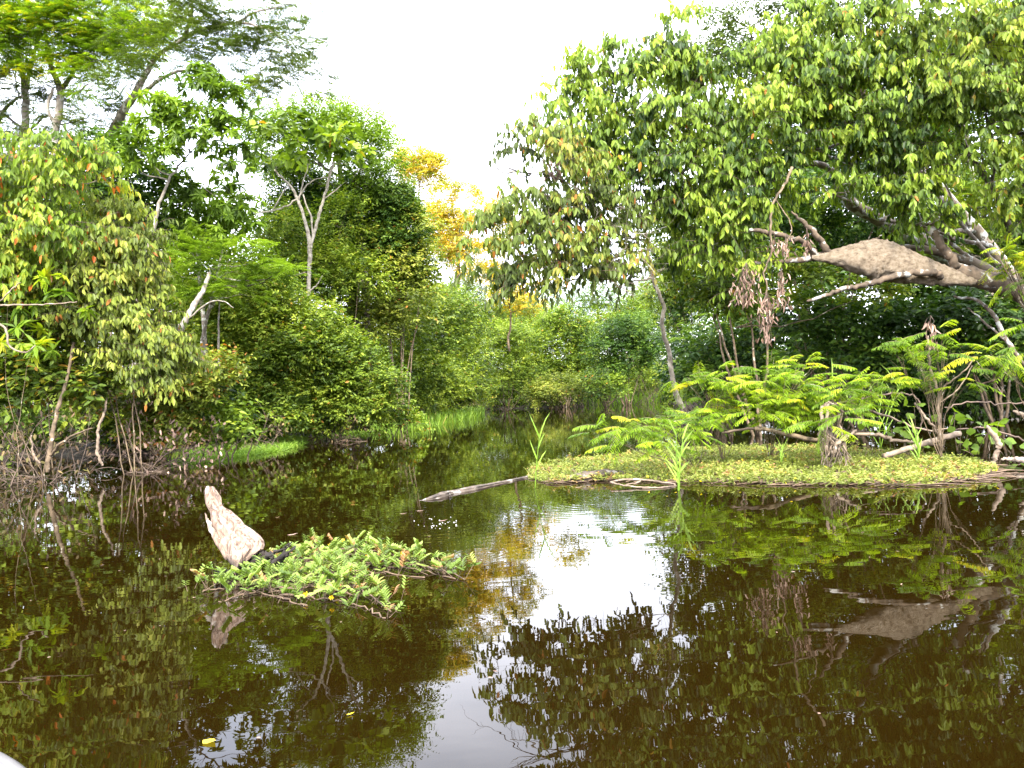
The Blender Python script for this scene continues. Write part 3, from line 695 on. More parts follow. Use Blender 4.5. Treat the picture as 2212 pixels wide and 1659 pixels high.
tree('slender_tree', 'slender pale trunk forking wide before the dark vine mound, large lobed leaves', 'tree',
     [(672, 760, 24, 3.4), (668, 665, 24, 4.1), (667, 598, 24, 4.4), (670, 545, 24, 4.8), (668, 520, 24, 4.8), (660, 480, 24, 3.4), (645, 435, 24, 3.4), (629, 405, 24, 2.7), (605, 380, 24, 2.0), (583, 360, 24, 1.4)],
     LB(23.6, (640, 285, 60, 24), (710, 300, 60, 26), (590, 310, 40, 24), (770, 310, 40, 20), (750, 350, 36, 16), (600, 350, 34, 16), (790, 360, 30, 14), (670, 330, 50, 18), dr=1.0),
     'lobed', 'lime', 'ashen', lai=1.3, frac=.6, r0=.022,
     extra=[[(670, 540, 24, 3.4), (679, 500, 24, 3.4), (692, 455, 24, 3.1), (701, 425, 24, 2.7), (712, 385, 24, 2.4), (722, 350, 24, 2.0), (735, 320, 24, 1.4)], [(676, 515, 24, 2.0), (672, 470, 24, 2.0), (655, 420, 24, 1.5)],
            [(642, 430, 24, 2.0), (620, 445, 24, 2.0), (590, 455, 24, 1.8), (545, 463, 24, 1.4)], [(590, 455, 24, 1.4), (612, 415, 24, 1.2), (628, 390, 24, 0.8)], [(643, 430, 24, 1.7), (664, 400, 24, 1.5), (690, 385, 24, 1.0), (730, 385, 24, 0.7)],
            [(700, 430, 24, 1.4), (720, 415, 24, 1.4), (738, 400, 24, 0.8)], [(669, 630, 24, 1.7), (685, 615, 24, 1.5), (697, 595, 24, 1.0)], [(701, 425, 24, 1.7), (708, 390, 23.8, 1.4), (718, 350, 23.6, 1.0)], [(645, 435, 24, 1.7), (655, 395, 24, 1.4), (665, 360, 24, 1.0)]])
shrub('feathery_shrub', 'mid green feathery boughs before the foot of the dark vine mound', 'shrub', 25.4,
      [(720, 570, 60, 30), (780, 600, 55, 30), (700, 620, 60, 34), (620, 480, 40, 36), (600, 540, 40, 40), (640, 580, 40, 24), (740, 470, 36, 34)], 'farfine', 'mid', lai=3.6, dr=.9, nst=5, r=.03)
shrub('vine_curtain', 'curtain of yellow green vines hanging down the right side of the dark mound', 'vine', 27.5,
      [(855, 430, 34, 40), (840, 490, 45, 50), (830, 540, 50, 44), (885, 500, 40, 46), (870, 570, 55, 45), (905, 560, 34, 40), (820, 630, 50, 55), (880, 650, 60, 50), (800, 700, 60, 50)], 'far', 'olive', lai=3.6, dr=.9, nst=8, r=.03)
shrub('leafy_mound', 'yellow green mound of vines standing right above the reeds', 'shrub', 40,
      [(930, 650, 55, 34), (975, 670, 45, 40), (900, 690, 55, 40), (960, 720, 65, 45), (900, 760, 60, 45), (980, 770, 55, 40), (930, 810, 70, 40), (870, 810, 60, 40), (1000, 820, 50, 36), (900, 850, 60, 26), (990, 700, 38, 40), (960, 850, 60, 26), (1015, 860, 36, 20), (850, 760, 50, 50), (840, 700, 50, 40)],
      'far', 'mid', lai=4.4, dr=2.4, nst=8, odd=.02, r=.05)
shrub('bright_shrub', 'small sunny green bush top right of the vine mound', 'shrub', 42.0, [(1000, 690, 30, 34), (1010, 740, 30, 34), (960, 640, 34, 20)], 'far', 'lime', lai=3, dr=.9, nst=3)
mid = [('leafy_shrub', 'pale green shrub at the far bend right of the vine mound', 48, [(1080, 720, 34, 22), (1120, 735, 34, 26), (1060, 770, 40, 30), (1110, 790, 45, 30), (1150, 810, 36, 24), (1080, 830, 45, 22), (1040, 850, 36, 18)], 'mid', 3.2),
       ('leafy_shrub', 'rounded bright green tree crown in the centre of the far bank', 50, [(1190, 690, 30, 22), (1230, 700, 42, 30), (1260, 720, 36, 30), (1180, 740, 36, 34), (1220, 770, 45, 30), (1260, 790, 36, 25), (1170, 800, 34, 24)], 'lime', 3.4),
       ('dark_shrub', 'dark blue green tree with open stems, right end of the far bank', 46, [(1330, 720, 38, 26), (1370, 710, 36, 30), (1310, 755, 36, 28), (1360, 770, 45, 30), (1400, 750, 30, 36), (1330, 800, 34, 20)], 'dark', 3.4),
       ('grey_shrub', 'greyish drooping bush low at the water of the far bank', 45, [(1210, 830, 36, 22), (1240, 840, 28, 20), (1180, 845, 30, 18), (1150, 858, 30, 12)], 'olive', 2.6),
       ('young_shrub', 'fresh young stems between the grey bush and the dark tree', 44, [(1280, 820, 26, 20), (1310, 830, 24, 16), (1290, 845, 26, 12), (1340, 850, 20, 10)], 'lime', 2.4),
       ('yellowish_tree', 'yellow topped shrub above the dark far tree', 56, [(1360, 670, 24, 18), (1340, 690, 24, 18), (1385, 690, 20, 18)], 'lime', 3)]
for nm, lab, d, ls, mt, la in mid:
    shrub(nm, lab, 'shrub', d, ls, 'far', mt, lai=la * 1.4, dr=1.6, nst=7, r=.04)
fb = [('feathery_tree', 'pale feathery tree far behind the sunny green crown', 66, [(1290, 640, 50, 26), (1340, 660, 45, 26), (1240, 655, 36, 22), (1300, 680, 60, 22), (1400, 640, 45, 30)], 'feather'),
      ('feathery_tree', 'hazy feathery tree behind the slender leaning trunk', 58, [(1440, 640, 50, 34), (1480, 680, 45, 40), (1430, 700, 40, 30), (1500, 620, 40, 34), (1460, 580, 50, 30)], 'mid'),
      ('far_tree', 'grey green tree behind the pale shrub at the far bend', 72, [(1130, 680, 34, 24), (1090, 690, 34, 24), (1160, 660, 30, 22), (1120, 650, 26, 20), (1180, 640, 24, 18)], 'mid'),
      ('far_tree', 'darker tree with bare twigs below the orange crowns', 62, [(1050, 650, 34, 24), (1020, 640, 30, 24), (1070, 680, 36, 26), (1030, 700, 36, 30), (990, 625, 24, 20)], 'mid')]
for nm, lab, d, ls, mt in fb:
    L_ = ls[0]
    tree(nm, lab, 'tree', [(L_[0], 850, d, 4), (L_[0] + 3, 740, d, 3.4), (L_[0], L_[1], d, 2)], LB(d, *ls, dr=2.0), 'farfine', mt, 'grey', lai=2.8, frac=.3, r0=.1)
yl = [('orange_tree', 'golden crown peeking over the dark mound, highest of the golden trees', 62, [(900, 345, 42, 16), (930, 365, 30, 16), (880, 360, 26, 14), (935, 390, 22, 14), (910, 385, 25, 12)], [(905, 640, 62, 3), (908, 500, 62, 2.6), (905, 380, 62, 1.6)]),
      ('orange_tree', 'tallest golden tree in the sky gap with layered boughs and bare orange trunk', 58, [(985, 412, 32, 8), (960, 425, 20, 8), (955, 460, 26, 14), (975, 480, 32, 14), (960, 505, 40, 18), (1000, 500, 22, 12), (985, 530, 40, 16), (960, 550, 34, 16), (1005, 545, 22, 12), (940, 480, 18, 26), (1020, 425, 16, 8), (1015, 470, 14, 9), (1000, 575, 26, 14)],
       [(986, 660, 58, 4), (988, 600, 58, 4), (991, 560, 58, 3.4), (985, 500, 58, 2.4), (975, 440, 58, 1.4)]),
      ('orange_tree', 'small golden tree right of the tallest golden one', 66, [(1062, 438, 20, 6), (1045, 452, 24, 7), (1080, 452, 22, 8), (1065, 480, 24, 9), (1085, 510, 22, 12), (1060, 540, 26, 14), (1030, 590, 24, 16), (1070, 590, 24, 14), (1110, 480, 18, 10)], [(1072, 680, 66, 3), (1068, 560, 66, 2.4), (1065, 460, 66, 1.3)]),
      ('orange_tree', 'low golden bush below the overhanging right crown', 40, [(1085, 615, 24, 16), (1110, 640, 24, 16), (1140, 660, 20, 12), (1095, 650, 20, 12), (1195, 600, 26, 16)], [(1100, 760, 40, 2.5), (1102, 680, 40, 2), (1100, 640, 40, 1)])]
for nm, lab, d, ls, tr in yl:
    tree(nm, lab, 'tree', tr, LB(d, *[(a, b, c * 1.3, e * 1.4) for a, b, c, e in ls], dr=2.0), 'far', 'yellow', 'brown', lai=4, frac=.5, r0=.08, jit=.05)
# brown fringe of dead stems along the far bank
mb = MB()
for px in np.linspace(1040, 1440, 95):
    b = W(px, 884 - (px - 1040) * .03 + rng.normal(0, 1.0)); b[2] = 0
    bare(mb, b, [rng.normal(0, .5), rng.normal(0, .3), 1], rng.uniform(.8, 1.8), .02, 1, .6)
tag(mb.build('undergrowth', BK['twig']), 'brown fringe of dead stems along the far water line', None, kind='stuff')
mb = MB(); blades(mb, inpoly([(1260, 876), (1330, 874), (1440, 872), (1450, 866), (1350, 867), (1270, 869)], 1500), .8, .05, .4)
tag(mb.build('grass', LM['grass']), 'pale tufts of grass along the far water line', None, kind='stuff')

# ------------------------------------------------------------------ RIGHT
tree('leaning_tree', 'thin grey leaning trunk with drooping leaves overhanging the middle of the river', 'tree',
     [(1490, 905, 15.2, 6), (1465, 862, 15, 6.5), (1449, 800, 14.6, 5.5), (1446, 770, 14.5, 5), (1430, 700, 14, 4.6), (1433, 660, 13.8, 4.4), (1412, 610, 13.5, 4.2), (1403, 560, 13.2, 4), (1400, 520, 13, 4), (1385, 480, 12.8, 3.4), (1365, 420, 12.6, 3), (1330, 350, 12.5, 2)],
     LB(12, (1130, 316, 40, 22), (1178, 296, 36, 26), (1205, 335, 44, 32), (1090, 480, 45, 22), (1050, 500, 30, 30), (1130, 440, 40, 26), (1030, 560, 16, 30), (1080, 560, 50, 30), (1150, 520, 50, 34), (1120, 610, 36, 20), (1200, 560, 50, 34), (1180, 470, 45, 30), (1240, 500, 50, 34), (1260, 570, 50, 26), (1290, 530, 45, 28), (1240, 400, 45, 30), (1090, 620, 12, 26), (1300, 600, 34, 26), (1330, 460, 50, 36, 12.6), (1340, 530, 50, 40, 12.8), (1290, 450, 50, 34), (1340, 600, 36, 26, 13.2), (1230, 450, 40, 30), (1160, 590, 40, 26), dr=.6),
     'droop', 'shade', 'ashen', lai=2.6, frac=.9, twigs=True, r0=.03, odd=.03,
     extra=[[(1403, 540, 13.1, 3), (1330, 555, 12.6, 2.5), (1250, 600, 12.2, 1.8), (1180, 615, 12, 1)], [(1400, 520, 13, 3), (1300, 510, 12.5, 2.2), (1200, 530, 12.2, 1.5), (1100, 560, 12, 1)],
            [(1375, 460, 12.8, 3), (1290, 430, 12.4, 2.2), (1190, 380, 12, 1.5), (1110, 372, 12, 1.1), (1062, 378, 12, .7), (1036, 362, 12, .5)], [(1120, 374, 12, 1), (1082, 400, 12, .8), (1040, 412, 12, .5)]])
mb = MB()
b = P(1180, 380, 12)
for (x, y, dx, dz) in [(1180, 378, -1, .1), (1130, 374, -1, .4), (1110, 372, -1, -.1), (1090, 375, -.8, .6), (1150, 376, -1, -.3), (1220, 390, -.9, .2)]:
    bare(mb, P(x, y, 12), [dx, 0, dz], rng.uniform(.55, .95), .010, 2, .5)
root = empty('bare_branch', b, 'fan of bare twigs reaching left into the open sky', 'branch'); mb.build('branches', BK['dark'], root, b)
for i, (x, y, lab) in enumerate([(1300, 590, 'tangle of dead grey twigs low in the overhanging crown'), (1240, 520, 'dead grey twigs inside the overhanging crown nearest the sky gap'), (1360, 520, 'pale broken twigs at the top of the leaning thin trunk')]):
    mb = MB(); b = P(x, y, 12.3)
    for q in range(9): bare(mb, b + rng.normal(0, .1, 3), [rng.normal(0, .9), rng.normal(0, .5), rng.normal(0, .5)], rng.uniform(.4, .9), .008, 2, .6)
    root = empty('bare_branch', b, lab, 'branch'); mb.build('branches', BK['grey'], root, b)

tree('broadleaf_tree', 'big lime green tree with drooping leaves and pale limbs, middle of the right half', 'tree',
     [(2330, 780, 17, 26), (2150, 660, 16.5, 22), (2027, 541, 16, 16), (1956, 503, 15.5, 15), (1841, 441, 15, 13), (1794, 370, 14.6, 8), (1740, 352, 14.3, 6), (1620, 358, 14, 5), (1500, 330, 13.6, 4), (1400, 260, 13.3, 3), (1330, 200, 13, 2)],
     LB(13, (1240, 170, 22, 26), (1225, 210, 30, 40), (1290, 190, 45, 30), (1310, 140, 20, 30), (1360, 190, 45, 36), (1440, 120, 36, 26), (1470, 70, 20, 36), (1400, 140, 36, 26), (1450, 180, 50, 36), (1270, 270, 55, 40), (1350, 290, 60, 50), (1430, 270, 60, 44), (1520, 200, 55, 45), (1540, 280, 60, 50), (1290, 340, 50, 40), (1370, 370, 60, 45), (1460, 370, 60, 45), (1550, 360, 60, 50), (1420, 430, 45, 26), (1560, 440, 55, 36), (1640, 400, 50, 50), (1600, 470, 34, 26), (1680, 330, 45, 40), (1500, 450, 40, 22), (1230, 310, 34, 30), (1480, 500, 40, 36, 14.6), (1540, 520, 46, 38), (1590, 540, 30, 46), (1440, 480, 36, 26, 14.8), (1605, 600, 20, 36), (1470, 560, 34, 24, 15), (1300, 410, 40, 24, 14.2), dr=.75),
     'droop', 'lime', 'lichen', lai=4.0, twigs=True, frac=.8, r0=.05, odd=.005)
tree('broadleaf_tree', 'domed sunny crown of large drooping leaves above the brown nest', 'tree',
     [(2260, 800, 16, 20), (2180, 600, 15.5, 16), (2050, 430, 15, 12), (1930, 300, 14.5, 8), (1850, 180, 14, 5), (1820, 100, 13.7, 3)],
     LB(12.8, (1630, 170, 36, 50), (1680, 110, 40, 44), (1700, 200, 60, 50), (1620, 260, 50, 50), (1780, 90, 55, 45), (1860, 80, 60, 45), (1800, 170, 70, 50), (1880, 180, 60, 55), (1740, 270, 50, 40), (1830, 260, 60, 44), (1920, 260, 60, 50), (1900, 340, 55, 45), (1960, 380, 50, 45), (1820, 340, 45, 30), (1960, 440, 40, 34), (1990, 300, 45, 45), (2010, 480, 20, 16), (1720, 40, 40, 24), (1980, 480, 26, 22), (1800, 415, 26, 20), dr=.75),
     'droop', 'lime', 'lichen', lai=4.2, twigs=True, frac=.6, r0=.05, odd=.003)
tree('broadleaf_tree', 'darker broadleaf tree overhanging from the top right corner', 'tree',
     [(2480, 800, 15, 18), (2350, 500, 14, 14), (2250, 250, 13, 9), (2150, 120, 12.6, 5), (2060, 30, 12.4, 3)],
     LB(12.2, (1960, 30, 60, 40), (2050, 40, 60, 45), (2140, 40, 60, 50), (2210, 80, 60, 60), (1990, 100, 45, 34), (2080, 120, 60, 45), (2170, 170, 60, 55), (2060, 200, 50, 45), (2140, 260, 50, 45), (2230, 280, 60, 60), (2100, 330, 40, 30), (2200, 380, 50, 45), (2020, 190, 34, 34), (2300, 180, 70, 120), (2200, 470, 30, 36), (2260, 430, 50, 60), dr=.75),
     'droop', 'mid', 'dark', lai=3.2, twigs=True, frac=.7, r0=.04, odd=.02)
tree('distant_tree', 'blue green tree with sparse airy crown against the sky behind the lime domes', 'tree',
     [(1640, 760, 24, 9), (1650, 400, 24, 7), (1640, 200, 24, 4), (1620, 60, 24, 2.5)],
     LB(23, (1570, 45, 40, 22), (1620, 20, 50, 25), (1540, 90, 45, 26), (1590, 110, 60, 36), (1690, 60, 60, 45), (1500, 110, 26, 24), (1560, 150, 60, 36), (1640, 150, 60, 40), (1540, 10, 26, 12), (1700, -10, 80, 40), (1800, 10, 80, 50), dr=1.2),
     'bush', 'featherdark', 'dark', lai=1.5, frac=.6, r0=.05)
tree('feathery_tree', 'olive feathery tree behind the trunk tangle at the right edge', 'tree',
     [(2140, 820, 19, 9), (2120, 560, 19, 7), (2100, 380, 19, 5), (2080, 240, 19, 3)],
     LB(18, (2130, 430, 60, 45), (2200, 500, 60, 50), (2080, 520, 60, 40), (2030, 430, 50, 45), (2150, 340, 60, 34), (2220, 400, 50, 60), (2180, 590, 60, 30), (2240, 560, 50, 50), dr=1.0),
     'feather', 'mid', 'grey', lai=2.3, frac=.6, r0=.05)
for nm, lab, d, ls, st_, mt, la in [
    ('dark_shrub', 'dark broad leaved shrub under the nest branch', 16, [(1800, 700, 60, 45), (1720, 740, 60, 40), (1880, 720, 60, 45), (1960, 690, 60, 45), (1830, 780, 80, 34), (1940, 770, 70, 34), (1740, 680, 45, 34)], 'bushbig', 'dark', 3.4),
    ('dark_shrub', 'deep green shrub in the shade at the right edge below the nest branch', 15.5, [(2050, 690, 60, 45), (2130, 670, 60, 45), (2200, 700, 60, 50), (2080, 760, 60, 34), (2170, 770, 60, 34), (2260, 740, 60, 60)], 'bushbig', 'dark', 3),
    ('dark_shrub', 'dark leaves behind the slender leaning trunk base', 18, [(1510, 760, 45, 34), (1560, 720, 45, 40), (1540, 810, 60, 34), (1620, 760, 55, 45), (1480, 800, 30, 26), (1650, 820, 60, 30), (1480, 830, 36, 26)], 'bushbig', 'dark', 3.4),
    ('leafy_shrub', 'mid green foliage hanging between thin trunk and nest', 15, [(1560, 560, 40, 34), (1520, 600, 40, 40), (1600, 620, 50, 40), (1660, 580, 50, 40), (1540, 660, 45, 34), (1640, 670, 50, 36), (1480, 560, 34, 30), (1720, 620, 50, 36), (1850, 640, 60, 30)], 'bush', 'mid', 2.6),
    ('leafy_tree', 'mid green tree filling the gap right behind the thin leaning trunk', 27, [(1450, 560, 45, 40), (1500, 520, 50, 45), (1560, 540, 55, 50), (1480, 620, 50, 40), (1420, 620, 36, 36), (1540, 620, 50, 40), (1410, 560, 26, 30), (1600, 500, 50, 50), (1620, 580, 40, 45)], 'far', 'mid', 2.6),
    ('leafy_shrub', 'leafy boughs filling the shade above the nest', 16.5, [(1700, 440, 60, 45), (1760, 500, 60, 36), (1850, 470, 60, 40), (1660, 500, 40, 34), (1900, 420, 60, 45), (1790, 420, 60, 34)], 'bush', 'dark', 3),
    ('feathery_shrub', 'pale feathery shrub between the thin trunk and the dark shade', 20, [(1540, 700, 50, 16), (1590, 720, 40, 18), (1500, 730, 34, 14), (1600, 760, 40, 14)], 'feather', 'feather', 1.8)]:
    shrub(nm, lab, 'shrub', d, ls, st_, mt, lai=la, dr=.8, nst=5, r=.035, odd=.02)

# the great fallen limb with the termite nest
mb = MB()
for ln in [[(2420, 740, 12.9, 27), (2300, 668, 12.8, 25), (2212, 632, 12.7, 23), (2150, 612, 12.7, 21), (2083, 592, 12.7, 19), (2040, 592, 12.7, 14), (1980, 582, 12.7, 11), (1914, 567, 12.7, 10), (1850, 556, 12.7, 10), (1793, 550, 12.7, 9), (1759, 556, 12.7, 8), (1710, 563, 12.65, 5.5), (1660, 568, 12.6, 4), (1619, 566, 12.6, 2.5)],
           [(2062, 578, 12.65, 11), (2048, 552, 12.6, 9.5), (2030, 525, 12.6, 9), (2006, 492, 12.6, 8.5)],
           [(1790, 546, 12.65, 8), (1765, 510, 12.6, 6.5), (1738, 485, 12.6, 5), (1709, 457, 12.6, 1.5)],
           [(1762, 552, 12.65, 8), (1740, 527, 12.5, 6), (1703, 513, 12.4, 5.5), (1660, 503, 12.3, 5), (1619, 497, 12.2, 3.5)],
           [(2032, 598, 12.45, 7), (2015, 589, 12.35, 7.5), (1960, 592, 12.3, 7), (1908, 603, 12.25, 6.5), (1860, 617, 12.2, 5.5), (1824, 624, 12.2, 5), (1785, 638, 12.2, 4), (1743, 651, 12.2, 2.6)],
           [(1830, 545, 12.6, 5), (1860, 528, 12.6, 4), (1885, 520, 12.6, 3), (1905, 508, 12.6, 1)]]:
    tubec(mb, pxc(ln), 10, 6, .012, rough=.05)
limb0 = P(2420, 740, 12.9)
tag(mb.build('fallen_limb', barkmat('limb_bark', (.035, .025, .016), (.12, .085, .055), (.34, .33, .30), scale=9, lich=.60), None, limb0), 'thick brown limb leaning in from the right edge carrying the nest', 'tree limb')
pole('lichened_limb', 'white lichened limb running behind the nest up to the right edge', 'tree limb',
     [[(2360, 720, 13.6, 13), (2212, 650, 13.6, 12), (2170, 610, 13.6, 12), (2110, 570, 13.6, 11), (2027, 545, 13.6, 9), (1960, 535, 13.6, 7), (1900, 540, 13.5, 4)],
      [(2110, 570, 13.6, 4), (2060, 530, 13.5, 4), (2000, 490, 13.5, 3)]], 'lichen')
pole('thin_limb', 'long thin grey stem slanting down through the leaves at upper right', 'tree limb',
     [[(2230, 640, 14, 4), (2150, 565, 14, 4), (2090, 500, 14, 4), (2030, 430, 14, 3.5), (1990, 370, 14, 2.5), (1950, 310, 14, 1.5)], [(2095, 505, 14, 2.5), (2060, 440, 14, 2), (2020, 350, 14, 1.4)],
      [(2212, 362, 13.9, 2), (2100, 350, 13.9, 2), (2030, 345, 13.9, 1.6), (1960, 342, 14, 1)]], 'grey')
pole('dark_limb', 'dark curved limb among the leaves near the top right', 'tree limb',
     [[(2190, 520, 13, 7), (2140, 400, 13, 6.5), (2090, 330, 13, 6), (2050, 230, 12.8, 4.5), (1990, 150, 12.6, 3.5), (1960, 110, 12.5, 2)], [(2140, 400, 13, 4), (2150, 330, 12.9, 3), (2130, 250, 12.8, 2.4), (2135, 180, 12.7, 1.6)]], 'dark')
pole('lichened_limb', 'white speckled stem low in the shade below the right end of the great limb', 'tree limb',
     [[(2212, 790, 13, 4), (2170, 730, 13, 5), (2145, 680, 13, 4.5), (2110, 650, 13, 3.5), (2060, 640, 13, 2.5)], [(2170, 735, 13, 3), (2120, 690, 13, 2), (2090, 665, 13, 1)]], 'lichen')
pole('hanging_vine', 'curving brown vine dangling from the lime crown past the thin branch', 'vine',
     [[(1711, 361, 12.2, 3.4), (1695, 400, 12.2, 3), (1668, 443, 12.2, 2.8), (1664, 500, 12.2, 2.6), (1667, 545, 12.2, 2.2), (1650, 590, 12.2, 2), (1657, 620, 12.2, 1.8), (1647, 660, 12.2, 1.4)],
      [(1675, 430, 12.2, 1.2), (1710, 490, 12.2, 1.2), (1700, 520, 12.2, 1), (1672, 560, 12.2, .8)]], 'brown', k=5)

def nest():
    ax = curve(pxc([(1752, 555, 5), (1775, 556, 9), (1800, 555, 16), (1840, 556, 29), (1880, 557, 41), (1914, 563, 42), (1960, 575, 35), (2010, 588, 27), (2045, 596, 20), (2083, 604, 13), (2105, 606, 10)], 12.62), 10)
    n, k = len(ax), 44
    t = norm(np.gradient(ax[:, :3], axis=0)); a = norm(UP - t * (t @ UP)[:, None]); b = np.cross(t, a)
    ang = np.arange(k) * 2 * math.pi / k
    w = rng.standard_normal((n, k)); 
    for _ in range(2): w = (w + np.roll(w, 1, 0) + np.roll(w, -1, 0) + np.roll(w, 1, 1) + np.roll(w, -1, 1)) / 3.2
    w2 = rng.standard_normal((n, k)) * 1.5
    rr = ax[:, 3:4] * (1 + .055 * w + .022 * w2) * (1 + .10 * np.maximum(0, -np.cos(ang))[None] - .06)
    v = ax[:, None, :3] + rr[..., None] * (a[:, None] * np.cos(ang)[None, :, None] + b[:, None] * .8 * np.sin(ang)[None, :, None])
    i = np.arange(n - 1)[:, None] * k; j = np.arange(k)[None]; j2 = (j + 1) % k
    f = np.stack([i + j, i + j2, i + k + j2, i + k + j], -1).reshape(-1, 4)
    mb = MB(); mb.add(v.reshape(-1, 3), f, smooth=True)
    m, nn, l = nodes('nest_carton'); out = nn.new('ShaderNodeOutputMaterial'); bs = nn.new('ShaderNodeBsdfPrincipled'); bs.inputs['Roughness'].default_value = .95
    tcx = nn.new('ShaderNodeTexCoord'); z = nn.new('ShaderNodeTexNoise'); z.inputs['Scale'].default_value = 14; z.inputs['Detail'].default_value = 8; z.inputs['Roughness'].default_value = .65
    vo = nn.new('ShaderNodeTexVoronoi'); vo.inputs['Scale'].default_value = 13; mpp = nn.new('ShaderNodeMapping'); mpp.inputs['Scale'].default_value = (.9, 1, 1.3)
    l.new(tcx.outputs['Object'], mpp.inputs['Vector']); l.new(mpp.outputs['Vector'], z.inputs['Vector'])
    ds = nn.new('ShaderNodeVectorMath'); ds.operation = 'ADD'; l.new(mpp.outputs['Vector'], ds.inputs[0]); l.new(z.outputs['Color'], ds.inputs[1]); l.new(ds.outputs[0], vo.inputs['Vector'])
    r = ramp(nn, [(.3, (.17, .12, .08)), (.46, (.43, .33, .225)), (.64, (.60, .49, .36))]); l.new(z.outputs['Fac'], r.inputs['Fac']); l.new(r.outputs['Color'], bs.inputs['Base Color'])
    ad = nn.new('ShaderNodeMath'); ad.operation = 'MULTIPLY_ADD'; ad.inputs[1].default_value = -.8; l.new(vo.outputs['Distance'], ad.inputs[0]); l.new(z.outputs['Fac'], ad.inputs[2])
    bp = nn.new('ShaderNodeBump'); bp.inputs['Distance'].default_value = .07; bp.inputs['Strength'].default_value = 1.0; l.new(ad.outputs[0], bp.inputs['Height']); l.new(bp.outputs['Normal'], bs.inputs['Normal'])
    l.new(bs.outputs['BSDF'], out.inputs['Surface'])
    o = mb.build('termite_nest', m, None, ax[0, :3].copy())
    tag(o, 'large spindle shaped tan termite nest wrapped round the brown limb', 'termite nest')
nest()
# hanging clusters of dead leaves
for i, (x, y0, y1, w_, n, d, lab) in enumerate([
    (1672, 515, 545, 9, 20, 12.1, 'small withered leaf bunch, left of the two bunches by the vine above the thin branch'), (1697, 512, 548, 9, 24, 12.1, 'small withered leaf bunch, right of the two bunches by the vine above the thin branch'),
    (1742, 500, 552, 9, 26, 12.2, 'withered leaf bunch touching the left tip of the nest'), (1612, 575, 655, 24, 110, 12.1, 'broad pinkish dead leaf cluster left of the hanging vine'),
    (1688, 585, 660, 12, 55, 12.1, 'narrow dead leaf cluster right of the hanging vine'), (1655, 640, 735, 16, 110, 12.0, 'lowest and longest dead leaf cluster at the end of the vine'),
    (2010, 690, 740, 9, 30, 9.2, 'tuft of grey dead leaves on the tall stem of the water shrub'), (1190, 340, 385, 20, 50, 12.0, 'reddish dead leaves where the bare twigs leave the crown')]):
    mb = MB(); tb = P(x, y0 - 8, d); s = d / FPX
    yy = rng.uniform(y0, y1, n); xx = x + rng.normal(0, w_ * .62, n)
    pts = np.array([P(a, b_, d + rng.normal(0, .08)) for a, b_ in zip(xx, yy)])
    add_leaves(mb, pts, -UP + rng.normal(0, .3, (n, 3)), rs(n), rng.uniform(.08, .14, n), rng.uniform(.018, .035, n), rng.random(n), 'leaf', 0, 2)
    for q in range(max(3, n // 6)):
        mb.tube(np.array([tb, (tb + pts[q]) / 2 + rng.normal(0, .02, 3), pts[q]]), [.004, .003, .002], 3, 1, cap=False)
    tag(mb.build('dead_leaf_cluster', [LM['dead'], BK['twig']], None, tb), lab, 'dead leaves', 'clusters of hanging dead leaves')

# feathery water shrubs
def frond_shrub(label, foot, lobes, d, lai=2.2, mat='mimosa', r=.006, group='bright feathery shrubs over the floating mat'):
    b = P(*foot); b[2] = .0
    root = empty('frond_shrub', b, label, 'shrub', group)
    L = LB(d, *lobes, dr=.35); cb = MB(); cl = crown(cb, L, dict(ST['plume']), lai, True, .3)
    cb.build('crown', [LM[mat], BK['brown']], root, b)
    sb = MB()
    for (C, R), cc in zip(L, cl):
        mid = b * .45 + C * .55 + rng.normal(0, .08, 3) - [0, 0, .06]
        c = curve([[*b, r], [*mid, r * .7], [*C, r * .4]], 6, .006); sb.tube(c[:, :3], c[:, 3], 5)
        for q in cc[:14]:
            sb.tube(np.array([c[-6, :3], (c[-3, :3] + q) / 2, q]), [r * .35, r * .25, r * .12], 3, cap=False)
    sb.build('stem', BK['brown'], root, b)
frond_shrub('low feathery fronds spreading left over open water from the mat', (1500, 975, 9.6), [(1300, 935, 26, 9), (1345, 925, 34, 12), (1390, 912, 36, 12), (1440, 915, 40, 14), (1480, 930, 45, 16), (1360, 958, 34, 7), (1420, 950, 40, 9), (1500, 905, 34, 12)], 8.9, 2.3)
frond_shrub('leftmost tall feathery shrub leaning toward the thin grey trunk', (1560, 965, 10.2), [(1480, 820, 26, 9), (1510, 830, 34, 12), (1550, 825, 34, 16), (1560, 800, 26, 9), (1550, 870, 40, 20), (1590, 890, 45, 22), (1530, 900, 30, 16), (1600, 850, 34, 18)], 9.9, 2.2)
frond_shrub('tallest bright feathery shrub at the centre of the mat', (1660, 960, 10), [(1640, 815, 30, 10), (1680, 805, 36, 12), (1720, 795, 34, 12), (1760, 785, 26, 8), (1655, 850, 45, 22), (1710, 850, 45, 24), (1640, 890, 45, 22), (1700, 900, 45, 20), (1750, 860, 36, 18), (1740, 820, 26, 12)], 9.5, 2.4)
frond_shrub('arching feathery shrub between the centre one and the tall stem', (1800, 965, 9.8), [(1800, 850, 40, 13), (1840, 835, 36, 13), (1880, 830, 36, 16), (1850, 870, 40, 14), (1780, 880, 34, 14), (1900, 815, 26, 16), (1930, 840, 34, 13), (1810, 890, 30, 12)], 9.2, 1.9)
frond_shrub('small yellow feathery tuft above the root stump', (1790, 975, 8.7), [(1800, 905, 24, 9), (1820, 893, 20, 7), (1785, 915, 15, 7)], 8.5, 3, 'mimosa')
